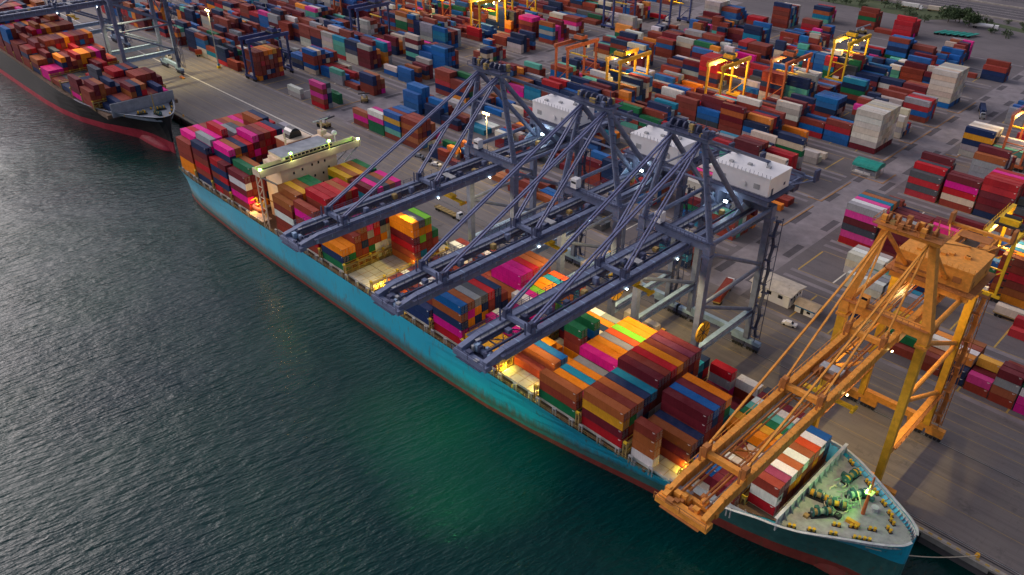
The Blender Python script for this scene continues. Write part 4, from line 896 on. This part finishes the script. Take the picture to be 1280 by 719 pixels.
for k in range(12):
    y = 57.6+28.7*k
    for si, (xs, xe, st) in enumerate(SEC):
        n = int(abs((xe-xs)/st))
        lvl = R_.uniform(2, 4.4)
        for i in range(n):
            x = xs+st*(i+1) if st < 0 else xs+st*i
            if clash(x, y, L40): continue
            dens = .9
            if si == 0: dens = .92 if k >= 2 else .75
            if si == 0 and k < 2 and x > -420: dens = .1
            if si == 1 and k == 0: dens = .85 if x < -170 else .45
            if si == 1 and k == 1 and x > -175: dens = .75
            if si == 1 and k in (3, 4) and x > -152: dens = .6
            if k >= 10: dens = .12 if si else .55
            if k >= 9 and si == 1: dens = .6
            if si == 2: dens = .85 if 1 <= k < 7 else .4
            if si == 2 and (x > -20 or (k == 0)): dens = 0
            if si == 2 and k == 1: dens = .1
            if x > -108 and x < -60 and k <= 1: dens = 0
            lvl = min(5.2, max(1.0, lvl+R_.uniform(-2.3, 2.3)))
            if R_.random() > dens: continue
            short = R_.random() < .2
            col = R_.choice(YARDW)
            for half in ((0,) if not short else (0, 1)):
                for r in range(6):
                    h = int(round(lvl+R_.uniform(-1.2, .8)))
                    if R_.random() < .07: h = 0
                    s = ''
                    for _ in range(max(0, min(6, h))):
                        if R_.random() < .52: col = R_.choice(YARDW)
                        s += col
                    stack(x+half*6.15, y+r*2.68, .02, L20 if short else L40, s, YARDW, '%s row, %s' % ('front' if r == 0 else ORD[r], where_yard(x, y)), ('far short', 'near short')[half] if short else '')
# which containers show largest in the view: cast a grid of rays from the camera over all of them
bv, bp = [], []
for (x, y, z, L, h, c, wh) in RECS:
    o = len(bv)
    bv += [(x,y,z),(x+L,y,z),(x+L,y+WID,z),(x,y+WID,z),(x,y,z+h),(x+L,y,z+h),(x+L,y+WID,z+h),(x,y+WID,z+h)]
    bp += [tuple(o+i for i in f) for f in ((3,2,1,0),(4,5,6,7),(0,1,5,4),(1,2,6,5),(2,3,7,6),(3,0,4,7))]
bvh = BVHTree.FromPolygons(bv, bp)
cnt = {}; endc = {}
NX, NY = 420, 236
for j in range(NY):
    for i in range(NX):
        d = fw + rt*((i+.5)/NX-.5)*(36/28.12) + up*(.5-(j+.5)/NY)*(36/28.12*719/1280)
        hit = bvh.ray_cast(CAM, d.normalized())
        if hit[2] is not None:
            q = hit[2]//6; cnt[q] = cnt.get(q, 0)+1
            if hit[2] % 6 == 3: endc[q] = endc.get(q, 0)+1
best = sorted(cnt, key=lambda q: -cnt[q])[:300]
bset = set(best)
# shell of one container: frame proud, panels sunk, corner posts
def shell(L, h, W=WID):
    mb = MB(); mt = CM; e = .12; dp = .045
    def panel(o, u, v, n, lu, lv):
        o, u, v, n = Vector(o), Vector(u), Vector(v), Vector(n)
        P = [o, o+u*lu, o+u*lu+v*lv, o+v*lv]; Q = [o+u*e+v*e, o+u*(lu-e)+v*e, o+u*(lu-e)+v*(lv-e), o+u*e+v*(lv-e)]; Rr = [q-n*dp for q in Q]
        vs = P+Q+Rr; fs = [(i, (i+1) % 4, 4+(i+1) % 4, 4+i) for i in range(4)]+[(4+i, 4+(i+1) % 4, 8+(i+1) % 4, 8+i) for i in range(4)]+[(8, 9, 10, 11)]
        mb.add(vs, fs, mt)
    panel((0,0,0), (1,0,0), (0,0,1), (0,-1,0), L, h); panel((L,W,0), (-1,0,0), (0,0,1), (0,1,0), L, h)
    panel((L,0,0), (0,1,0), (0,0,1), (1,0,0), W, h); panel((0,W,0), (0,-1,0), (0,0,1), (-1,0,0), W, h)
    panel((0,0,h), (1,0,0), (0,1,0), (0,0,1), L, W)
    mb.add([(0,0,0),(L,0,0),(L,W,0),(0,W,0)], [(3,2,1,0)], mt)
    for x in (0, L):
        for y in (0, W):
            for z in (0, h):
                x0, y0, z0 = (x-.01 if x == 0 else x-.16), (y-.01 if y == 0 else y-.15), (z-.0 if z == 0 else z-.11)
                mb.box(x0, x0+.17, y0, y0+.16, z0, z0+.12, mt)
    for (x0, z0, w_, t_) in ((L-1.1, h-.38, .7, .11), (L-1.0, h-.54, .35, .09)):
        mb.box(x0, x0+w_, -.012+dp, .004+dp, z0, z0+t_, M['white'])
    mb.box(L-dp-.004, L-dp+.05, W-.7, W-.35, h-.45, h-.35, M['white'])
    return mb
SH = {}
for L in (L40, L20):
    o = shell(L, HGT).build('shipping_container'); SH[L] = o.data; bpy.data.objects.remove(o)
mb = MB(); w2 = WID/2
mb.box(0, .035, .14, w2-.02, .16, HGT-.16, CM)
for y in (.42, .86):
    mb.box(.035, .08, y-.03, y+.03, .12, HGT-.12, M['galv']); mb.box(.08, .1, y-.02, y+.2, 1.0, 1.06, M['galv'])
for z in (.5, 1.3, 2.1): mb.box(.035, .06, .1, .18, z-.08, z+.08, M['galv'])
o = mb.build('door'); DOOR = o.data; bpy.data.objects.remove(o)
mb = MB(); mb.box(0, .06, .2, WID-.2, 1.25, HGT-.2, M['galv']); mb.tube((.06, WID/2, 1.85), (.12, WID/2, 1.85), .42, M['dark'], 12); mb.box(.06, .14, .3, .8, .3, 1.0, M['white']); mb.box(0, .05, .2, WID-.2, .2, 1.2, M['white'])
o = mb.build('cooling_unit'); COOLU = o.data; bpy.data.objects.remove(o)
rc = random.Random(21); seen = {}
SHADE = {}
for q in range(len(RECS)):
    f = rc.uniform(.82, 1.12); base = HUE[RECS[q][5]][1]
    if RECS[q][5] == 'c': base = rc.choice([(.62, .54, .43), (.66, .62, .56), (.52, .48, .43), (.6, .5, .36), (.42, .40, .38)])
    if RECS[q][1] > 30:
        lum = sum(base)/3; k_ = rc.uniform(.0, .2); base = tuple(v*(1-k_)+(lum*.7+.035)*k_ for v in base)
    SHADE[q] = tuple(min(.9, max(.004, v*f*rc.uniform(.93, 1.07))) for v in base)
for q in best:
    x, y, z, L, h, c, (half, tk, wh) = RECS[q]
    o = link('shipping_container', SH[L], None, (x, y, z)); o.color = (*SHADE[q], 1)
    nm = HUE[c][0]
    lab = '%s%s container, %s, %s' % ((half+' ') if half else '', nm, tierword(tk), wh)
    tag(o, lab, 'container', 'containers stacked on the ships and in the yard')
    seen[lab] = seen.get(lab, 0)+1
    if endc.get(q, 0) >= 1:
        if c in 'wc' and rc.random() < .5:
            link('cooling_unit', COOLU, o, (L+.003, 0, 0))
        else:
            d1 = link('door', DOOR, o, (L-.03, 0, 0)); d1.color = o.color
            d2 = link('door', DOOR, o, (L-.03, WID, 0)); d2.scale = (1, -1, 1); d2.color = o.color
# all the rest, too many to keep apart, as one mass with true boxes
vs, fs, cols = [], [], []
top_at = {}
for q, (x, y, z, L, h, c, wh) in enumerate(RECS):
    if q in bset: continue
    o = len(vs)
    vs += [(x,y,z),(x+L,y,z),(x+L,y+WID,z),(x,y+WID,z),(x,y,z+h),(x+L,y,z+h),(x+L,y+WID,z+h),(x,y+WID,z+h)]
    fs += [tuple(o+i for i in f) for f in ((4,5,6,7),(0,1,5,4),(1,2,6,5),(2,3,7,6),(3,0,4,7))]
    cols += [SHADE[q]]*5
    # end frame bars, standing proud
    for yy in (WID*.25, WID*.5, WID*.75):
        if endc.get(q, 0) < 1: break
        o = len(vs); a, b_ = yy-.035, yy+.035
        vs += [(x+L, y+a, z+.1), (x+L+.05, y+a, z+.1), (x+L+.05, y+b_, z+.1), (x+L, y+b_, z+.1), (x+L, y+a, z+h-.1), (x+L+.05, y+a, z+h-.1), (x+L+.05, y+b_, z+h-.1), (x+L, y+b_, z+h-.1)]
        fs += [tuple(o+i for i in f) for f in ((4,5,6,7),(0,1,5,4),(1,2,6,5),(2,3,7,6))]
        cols += [tuple(min(.6, v*.6+.08) for v in SHADE[q])]*4
me = bpy.data.meshes.new('container_stacks'); me.from_pydata(vs, [], fs); me.materials.append(CMM)
ca = me.color_attributes.new('tint', 'FLOAT_COLOR', 'CORNER')
buf = []
for p, c in zip(me.polygons, cols): buf += [*c, 1.0]*p.loop_total
ca.data.foreach_set('color', buf); me.update()
o = link('container_stacks', me); tag(o, kind='stuff')
print('containers', len(RECS), 'in view', len(cnt), 'smallest kept', cnt[best[-1]], 'dups', sum(1 for v in seen.values() if v > 1))

# ------------------------------------------------------------------ yard cranes
for (lab, x, y, C, lit, ty) in [
  ('dark blue yard crane over red-brown stacks by the tall lamp mast', -421.5, 55.5, BC, None, .75), ('dark blue yard crane behind the cream and navy stacks', -440, 140.5, BC, None, .7),
  ('yellow yard crane lit brightly beside the green-roofed shelter', -399.5, 207.0, YC, 2600, .5), ('orange-red yard crane between tall stacks left of the yellow one', -470, 199.5, OC, None, .6), ('orange yard crane with a lit leg foot near the pink containers', -447, 199, OC, 900, .7),
  ('orange-red yard crane behind the leftmost white machinery house', -289.5, 170.3, OC, None, .6), ('yellow yard crane with a row of lamps beyond the middle white machinery house', -254, 170.8, (M['oyel'], M['dark']), 1500, .2),
  ('ochre yard crane with lit girders over orange containers', -212, 199.6, (M['oyel'], M['dark']), 2200, .5), ('rusty orange yard crane right of the ochre lit one', -193, 228, OC, 500, .4), ('bright yellow yard crane standing alone near the open lot', -188, 285.6, YC, 1300, .45),
  ('orange yard crane at the picture edge beside the navy and cream stack', -79, 228, OC, 1200, .4), ('bright yellow yard crane half hidden by the orange machinery house', -50, 111.4, YC, 1500, .3),
  ('dark blue yard crane far back between orange containers', -352, 285.5, BC, None, .5), ('pale blue yard crane beyond the cream stacks at the back', -326, 314, BC, 500, .5), ('orange yard crane in the far left rows of the yard', -505, 171, OC, None, .5), ('yellow yard crane far back near the picture top', -420, 257, YC, 600, .5)]:
    rtg(lab, GY, x, y, C, lit=lit, ty=ty)

# ------------------------------------------------------------------ lamp mast, shelters, buildings
def mast(x, y, H=32, lab='', lit=True):
    R = thing('lamp_mast', (x, y, 0), lab, 'lamp mast')
    m = MB(); m.tube((0, 0, 0), (0, 0, H), .45, M['galv'], 8, .22); m.build('pole', R)
    m = MB(); m.box(-.9, .9, -.9, .9, 0, 1.4, M['lashy']); m.box(-.55, .55, -.55, .55, 1.4, 2.6, M['blueroof']); m.build('base', R)
    m = MB(); m.box(-1.8, 1.8, -.2, .2, H, H+.3, M['galv']); m.box(-.2, .2, -1.6, 1.6, H+.05, H+.28, M['galv']); m.build('crossarm', R)
    for e in (-1.6, -.6, .6, 1.6): m = MB(); m.box(e-.35, e+.35, -.75, -.22, H-.3, H+.35, M['lampw'] if lit else M['white']); m.build('floodlight', R)
    if lit: lamp('SPOT', (x, y-1, H-.6), 6000, (1, .75, .25), (x, y-8, 0), .5, 130, .8)
mast(-455.3, 53.2, 33, 'tall grey lamp mast with glowing yellow floodlights beside the wide quay road')
mast(-247, 75.4, 20.3, 'slim lamp mast glowing yellow between stacks behind the nearest blue crane top')
def shelter(x, y, lab, L=13, W=8):
    R = thing('green_roof_shelter', (x, y, 0), lab, 'shelter')
    m = MB(); N = 8; vs, fs = [], []
    for i in range(N+1):
        t = math.pi*i/N
        for xx in (0, L): vs += [(xx, W/2-W/2*math.cos(t)*1.05, 3.4+2.3*math.sin(t))]
    for i in range(N): fs.append((2*i, 2*i+1, 2*i+3, 2*i+2))
    fs += [tuple(2*i for i in range(N+1)), tuple(2*i+1 for i in reversed(range(N+1)))]
    m.add(vs, fs, M['teroof']); m.build('roof', R)
    for xx in (.3, L/2, L-.3):
        for yy in (.1, W-.1):
            m = MB(); m.box(xx-.1, xx+.1, yy-.1, yy+.1, 0, 3.4, M['galv']); m.build('post', R)
    m = MB(); m.box(.2, L-.2, .2, W-.2, .02, .3, M['concr']); m.box(1, L-1, 1.5, W-1, .3, 2.2, M['grey']); m.box(1.4, L-3, .9, 1.4, .3, 1.2, M['white']); m.build('wash_plant', R)
shelter(-381, 151.5, 'shelter with barrel green roof between low blue and cream containers'); shelter(-125.5, 176.5, 'shelter with barrel green roof beside the tall white stack', 11, 8)
R = thing('office_building', (-103.5, 60, 0), 'low white office with stained pale roof beside the quay road', 'building')
m = MB(); m.box(0, 13.5, 0, 8.5, 0, 4.6, M['white']); m.build('wall', R)
m = MB(); m.add([(-.8, -.8, 4.61), (14.3, -.8, 4.61), (14.3, 9.3, 4.61), (-.8, 9.3, 4.61), (-.8, 4.25, 5.6), (14.3, 4.25, 5.6)], [(0,1,5,4),(2,3,4,5),(1,2,5),(3,0,4),(3,2,1,0)], paint('stained_roof', (.52, .46, .38), .8, .8, (.2, .13, .08), .5)); rf = m.build('roof', R)
for i in range(4): m = MB(); m.box(13.502, 13.55, .9+i*1.8, 2.0+i*1.8, 2.5, 3.7, M['glass']); m.build('window', R)
for i in range(3): m = MB(); m.box(1.5+i*4, 3.1+i*4, -.05, -.002, 2.4, 3.6, M['glass']); m.build('window', R)
m = MB(); m.box(13.502, 13.55, 3.2, 4.2, 0, 2.1, M['grey']); m.build('door', R)
for i in range(3): m = MB(); m.box(13.6, 13.8, 1+i*3, 1.2+i*3, 0, 2.2, M['white']); m.build('post', R)
R = thing('guard_hut', (-88, 60.5, 0), 'small white hut with blue band and timber-coloured roof by the quay road', 'hut')
m = MB(); m.box(0, 6.5, 0, 4.6, 0, 2.6, M['white']); m.box(-.02, 6.52, -.02, 4.62, 1.8, 2.62, M['blueroof']); m.build('wall', R)
m = MB(); m.add([(-.6, -.6, 2.63), (7.1, -.6, 2.63), (7.1, 5.2, 2.63), (-.6, 5.2, 2.63), (-.6, 2.3, 4.0), (7.1, 2.3, 4.0)], [(0,1,5,4),(2,3,4,5),(1,2,5),(3,0,4),(3,2,1,0)], paint('tan_roof', (.46, .36, .25), .8, .3)); m.build('roof', R)
m = MB(); m.box(2, 3, -.06, -.022, 0, 2, M['dark']); m.build('door', R)
m = MB(); m.box(4, 5.2, -.06, -.022, .9, 1.7, M['glass']); m.build('window', R)
# ------------------------------------------------------------------ vehicles
def truck(lab, x, y, rz, load=None, cabm='white', L=12.4, flat=None, group=None, i_=None):
    R = thing('container_truck', (x, y, 0), lab, 'truck', group, rz)     # drives towards +x
    mc = M[cabm]
    m = MB(); m.box(L/2+.6, L/2+2.6, -1.2, 1.2, .9, 2.3, mc); m.add([(L/2+.6, -1.15, 2.3), (L/2+2.5, -1.15, 2.3), (L/2+2.5, 1.15, 2.3), (L/2+.6, 1.15, 2.3), (L/2+.7, -1.05, 3.2), (L/2+1.9, -1.05, 3.2), (L/2+1.9, 1.05, 3.2), (L/2+.7, 1.05, 3.2)], [(4,5,6,7),(0,1,5,4),(1,2,6,5),(2,3,7,6),(3,0,4,7)], mc); cb = m.build('cab', R)
    m = MB(); m.add([(L/2+2.47, -1, 2.35), (L/2+2.47, 1, 2.35), (L/2+1.96, .95, 3.12), (L/2+1.96, -.95, 3.12)], [(0, 1, 2, 3)], M['glass']); m.build('windscreen', cb)
    m = MB(); m.box(-L/2, L/2+2.2, -.5, .5, .85, 1.1, M['dark']); m.box(-L/2, L/2, -1.2, 1.2, 1.1, 1.35, flat or M['lash'])
    for i in range(7): m.box(-L/2+i*2-.1, -L/2+i*2+.1, -1.25, 1.25, 1.36, 1.5, flat or M['lash'])
    m.build('trailer_bed', R)
    for xx in (-L/2+1.0, -L/2+2.3, L/2-1.2, L/2+1.9):
        for yy in (-1.0, 1.0):
            m = MB(); m.tube((xx, yy-.22, .5), (xx, yy+.22, .5), .5, M['black'], 10); m.build('wheel', R)
    if load:
        o = link('shipping_container', SH[L40], None, (0, 0, 0)); o.color = (*HUE[load][1], 1)
        o.matrix_world = R.matrix_basis @ Matrix.Translation((-L40/2, -WID/2, 1.51))
        tag(o, '%s container riding on the %s' % (HUE[load][0], ' '.join((i_ or lab).split()[:11])), 'container', 'containers stacked on the ships and in the yard')
    return R
truck('empty flatbed truck with white cab on the quay below the blue cranes', -217, 26, 0, None)
truck('container truck with white cab driving on the quay road past the office', -108.5, 51, math.pi/2+.25, 'n')
truck('truck with white cab crossing the lane left of the orange-red yard crane', -331, 158, .1, 'n'); truck('truck with dark cab and brown box near the shelter', -318, 159, math.pi, 'b', 'grey')
truck('navy truck standing in the cross road by striped paving', -112, 292, -1.2, 'v', 'grey'); truck('red lorry parked on the open lot near the picture top', -343, 330, .1, 'r', 'white')
truck('truck with yellow load frame under the middle blue crane', -150, 36, 1.5, 'c', 'oyel'); truck('truck with ochre bed waiting beneath the nearest blue crane', -116, 18, 0, 'c', 'oyel', 12.4)
truck('pale container lorry on the lane by the orange machinery house', -37, 104, 0, 'c', 'white')
truck('yellow-lit truck on the quay beneath the crane over the black ship', -500, 40, 0, 'c', 'white'); truck('small truck with red load on the quay beyond the lamp mast', -485, 60, 1.2, 'n', 'white')
R = thing('tank_truck', (-172, 470, 0), 'long white tank lorry parked by the dark tree', 'truck', None, .15)
m = MB(); m.tube((-8, 0, 2.2), (5, 0, 2.2), 1.25, M['white'], 14); m.build('tank', R)
m = MB(); m.box(6, 8.4, -1.2, 1.2, .8, 3.2, M['white']); m.build('cab', R)
m = MB(); m.box(8.41, 8.45, -1, 1, 2, 3, M['glass']); m.build('windscreen', R)
for xx in (-6.5, -5, 3.5, 7):
    m = MB(); m.tube((xx, -1.2, .5), (xx, 1.2, .5), .5, M['black'], 10); m.build('wheel', R)
bed = None
for i in range(6):
    if bed is None:
        R = thing('trailer', (-188, 436, 0), 'green flat trailer parked side by side in the row on the open lot', 'trailer', 'green trailers parked in a row on the open lot', 1.3); bed = R
        m = MB(); m.box(-6, 6, -1.2, 1.2, 1.2, 1.5, M['teroof']); m.box(-6, 6, -.4, .4, .8, 1.2, M['dark']); m.build('trailer_bed', R)
        for xx in (-5, -3.6):
            m = MB(); m.tube((xx, -1.1, .5), (xx, 1.1, .5), .5, M['black'], 10); m.build('wheel', R)
    else: R = copy_tree(bed); R.location = (-188+i*3.6, 436+i*1.2, 0)
def car(lab, x, y, rz, col):
    R = thing('parked_car', (x, y, 0), lab, 'car', None, rz)
    m = MB(); m.box(-2.2, 2.2, -.88, .88, .35, .95, M[col]); m.add([(-1.7, -.82, .95), (1.2, -.82, .95), (1.2, .82, .95), (-1.7, .82, .95), (-1.2, -.7, 1.5), (.5, -.7, 1.5), (.5, .7, 1.5), (-1.2, .7, 1.5)], [(4,5,6,7),(0,1,5,4),(1,2,6,5),(2,3,7,6),(3,0,4,7)], M[col]); bd = m.build('body', R)
    m = MB(); m.add([(1.22, -.75, .98), (1.22, .75, .98), (.54, .66, 1.47), (.54, -.66, 1.47)], [(0,1,2,3)], M['glass']); m.build('windscreen', R)
    for xx in (-1.4, 1.4):
        for yy in (-.8, .8):
            m = MB(); m.tube((xx, yy-.1, .34), (xx, yy+.1, .34), .34, M['black'], 8); m.build('wheel', R)
car('white car parked on the quay road behind the farthest blue crane', -256, 53, .3, 'white'); car('dark car parked beside the white one on the quay road', -262.5, 53.2, .35, 'dark'); car('dark grey pickup at the end of the parked row', -268.5, 53.5, .3, 'grey'); car('white car on the pavement by the office', -85, 52, .2, 'white')
def stacker(lab, x, y, rz):
    R = thing('reach_stacker', (x, y, 0), lab, 'reach stacker', None, rz)
    m = MB(); m.box(-3.5, 3, -1.6, 1.6, .9, 2.2, M['lash']); m.box(-3.6, -2, -1.5, 1.5, 1.2, 2.9, M['grey']); m.build('chassis', R)
    m = MB(); m.box(-.6, 1.0, -.7, .7, 2.2, 3.8, M['white']); m.build('cab', R)
    m = MB(); m.beam((-3, 0, 3.2), (4.6, 0, 6.4), .7, .8, M['grey']); m.box(4.2, 4.8, -3, 3, 5.4, 5.9, M['dark']); m.build('boom', R)
    for xx in (-2.6, 2.1):
        for yy in (-1.5, 1.5):
            m = MB(); m.tube((xx, yy-.35, .85), (xx, yy+.35, .85), .85, M['black'], 12); m.build('wheel', R)
stacker('white reach stacker driving on the lane right of the magenta stack', -347, 80, -.6); stacker('reach stacker parked on the quay just behind the stern of the teal ship', -330, 44, .2); stacker('dark reach stacker at the far lot beside tall stacks', -225, 398, .5)
# spare deck hatches and frames lying on the quay
m = MB(); m.box(-13, 0, 0, 4, .3, 1.6, M['blueroof']); m.box(-12.6, -.4, .3, 3.7, 1.6, 1.9, M['orange'])
for k in range(5): m.tube((-11+k*2.2, .6, 2.3), (-11+k*2.2, 3.4, 2.3), .5, M['yellow'], 8)
m.box(-9, -3, 1.4, 2.4, 2.4, 3.6, M['yellow'])
tag(m.build('spreader_rack', None, (-93, 12, 0)), 'blue trailer carrying orange and yellow lifting frames under the nearest blue crane', 'lifting frame')
m = MB(); m.box(0, 12, 0, 9, .25, 1.0, M['hatch']); 
for k in range(5): m.box(1+k*2.4, 1.2+k*2.4, .2, 8.8, 1.0, 1.1, M['lash'])
tag(m.build('spare_hatch_cover', None, (-478, 10, 0)), 'pale spare hatch cover lying on the lit quay beside the black ship', 'hatch cover')
m = MB(); m.box(-2.6, 2.6, -.7, .7, .2, .6, M['dark']); m.box(-2.2, -1, -.6, .6, .6, 1.5, M['lash']); m.box(.4, 1.6, -.6, .6, .6, 1.2, M['dark']); m.tube((-.8, -.5, 1.3), (.6, .5, 1.3), .3, M['grey'], 8)
tag(m.build('bogie_jack', None, (-61.5, 12, 0)), 'rusty dark machine frame standing on the lit quay by the orange crane', 'machine frame')
m = MB(); m.box(-2.2, 2.2, -.7, .7, .15, .6, M['orange']); m.box(-1.6, 1.2, -.5, .5, .6, 1.0, M['rtgo']); tag(m.build('buffer_block', None, (-452, 29, 0)), 'orange crane buffer lying at the rail end beside the blue crane foot', 'rail buffer')

# ------------------------------------------------------------------ painted lanes, pads, grass, trees, far road
b = MB(); rr = random.Random(3)
for k in range(11):
    y = 57.4+28.7*k
    for (xa, xb) in ((-650, -350), (-325, -126), (-100, 20)):
        b.box(xa, xb, y-1.35, y-1.15, .004, .010, M['liney']); b.box(xa, xb, y+17, y+17.2, .004, .010, M['liney'])
        for x in [xa+12.7*i for i in range(int((xb-xa)/12.7)+1)]: b.box(x-.25, x+.25, y-1, y+16.6, .004, .009, M['line'] if rr.random() < .3 else M['liney'])
b.build('lane_marking', bpy.data.objects['ground'])
b = MB()
for k in range(12):
    y = 57.4+28.7*k
    for yy, wd in ((y-2.4, .9), (y+21.6, .9)):
        b.box(-650, -338, yy-wd, yy+wd, .003, .006, M['conc2']); b.box(-330, -124, yy-wd, yy+wd, .003, .006, M['conc2']); b.box(-102, 40, yy-wd, yy+wd, .003, .006, M['conc2'])
b.box(-121.5, -105, 56, 420, .005, .0085, M['conc2']); b.box(-346, -329, 56, 420, .005, .0085, M['conc2'])
b.build('lane_paving', bpy.data.objects['ground'])
b = MB()
for (x0, x1) in ((-120.5, -117.6), (-109, -106.2), (-345, -342), (-333, -330)):
    for i in range(14):
        y = 66+i*25+rr.uniform(-3, 3); b.box(x0, x1, y, y+rr.uniform(9, 14), .010, .013, M['asph2'])
b.build('asphalt_patch', bpy.data.objects['ground'])
b = MB()
for (x, y, w_, h_) in [(-124, 174, 14, 13), (-126, 198, 6, 24), (-126, 284, 6, 24), (-126, 226, 6, 24), (-126, 255, 6, 24), (-126, 140, 6, 26), (-126, 110, 6, 24), (-356, 55, 7, 24), (-330, 84, 6, 20), (-104, 225, 5, 22)]:
    b.box(x, x+w_, y, y+.6, .0, .16, M['wood']); b.box(x+w_-.6, x+w_, y+.6, y+h_, .0, .16, M['wood'])
b.build('kerb', bpy.data.objects['ground'])
b = MB(); b.add([(-420, 470, .02), (-300, 468, .02), (-210, 466, .02), (-190, 488, .02), (-60, 452, .02), (-60, 462, .02), (-200, 500, .02), (-420, 500, .02)], [(0, 1, 2, 3, 6, 7), (3, 4, 5, 6)], M['grass'])
tag(b.build('grass'), kind='stuff')
b = MB(); b.box(-900, 300, 515, 545, .01, .03, M['asph2']); b.box(-900, 300, 570, 600, .01, .03, M['asph2'])
for y in (522, 530, 538): b.box(-900, 300, y-.15, y+.15, .03, .036, M['line'])
tag(b.build('road'), kind='structure')
b = MB(); b.box(-900, 300, 506, 507, 0, 1.0, M['concr']); b.box(-900, 300, 550, 551, 0, 1.0, M['concr']); tag(b.build('road_barrier'), 'long low concrete barrier beside the far road', 'barrier')
def tree(name, lab, cat, x, y, H, Rr, n, group, seed, squat=False):
    rs = random.Random(seed); R = thing(name, (x, y, 0), lab, cat, group)
    m = MB(); m.tube((0, 0, 0), (.1, .1, H*.45), .3, M['trunk'], 7, .16)
    for i in range(5):
        a = rs.uniform(0, 6.3); m.tube((.1, .1, H*(.3+.05*i)), (math.cos(a)*Rr*.6, math.sin(a)*Rr*.6, H*(.55+.07*i)), .1, M['trunk'], 5, .04)
    m.build('trunk', R)
    m = MB(); cl = [(rs.gauss(0, Rr*.5), rs.gauss(0, Rr*.5), H*(.62 if not squat else .5)+rs.gauss(0, H*.16), rs.uniform(.25, .5)*Rr) for _ in range(9)]
    for i in range(n):
        cx_, cy_, cz_, cr = rs.choice(cl); v = Vector((rs.gauss(0, 1), rs.gauss(0, 1), rs.gauss(0, .8))).normalized()*cr*rs.uniform(.6, 1.05)
        p = Vector((cx_, cy_, max(H*.12, cz_)))+v; s = rs.uniform(.18, .42)*max(1, Rr/4); a = Vector((rs.gauss(0, 1), rs.gauss(0, 1), rs.gauss(0, 1))).normalized(); c = a.cross(Vector((rs.gauss(0, 1), rs.gauss(0, 1), rs.gauss(0, 1)))).normalized()
        m.add([p-a*s, p+c*s*.7, p+a*s, p-c*s*.7], [(0, 1, 2, 3)], M['leaf'])
    tag(m.build('crown', R), kind='stuff')
for i, (x, y, H, Rr) in enumerate([(-190, 474, 11, 8), (-182, 470, 9, 7), (-196, 470, 10, 7)]):
    tree('broadleaf_tree', ['dense dark green tree beside the white tank lorry, tallest of its clump', 'broad dark green tree nearest the white tank lorry', 'dark green tree on the left of the clump by the tank lorry'][i], 'tree', x, y, H, Rr, 1500, 'trees on the grass by the far road', i+1)
for i in range(18):
    tree('roadside_bush', 'dark green bush in the hedge row along the far road', 'bush', -300+i*9+rr.uniform(-2, 2), 462+rr.uniform(-6, 26), rr.uniform(4, 7), rr.uniform(3, 5), 420, 'bushes along the far road', 40+i, True)
for i in range(9):
    tree('verge_shrub', 'small round shrub on the verge of the far road', 'shrub', -165+i*9, 497-i*2.2+rr.uniform(-2, 2), 3, 2.2, 200, 'shrubs on the verge', 90+i, True)
for i, (x, y, c_) in enumerate([(-232, 492, 'white'), (-214, 495, 'cream'), (-262, 500, 'red')]): truck(['white lorry parked along the hedge of the far road', 'cream lorry parked on the verge near the dark tree', 'red lorry parked behind the hedge'][i], x, y, .1, 'wcr'[i], c_)
print('objects', len(bpy.data.objects))
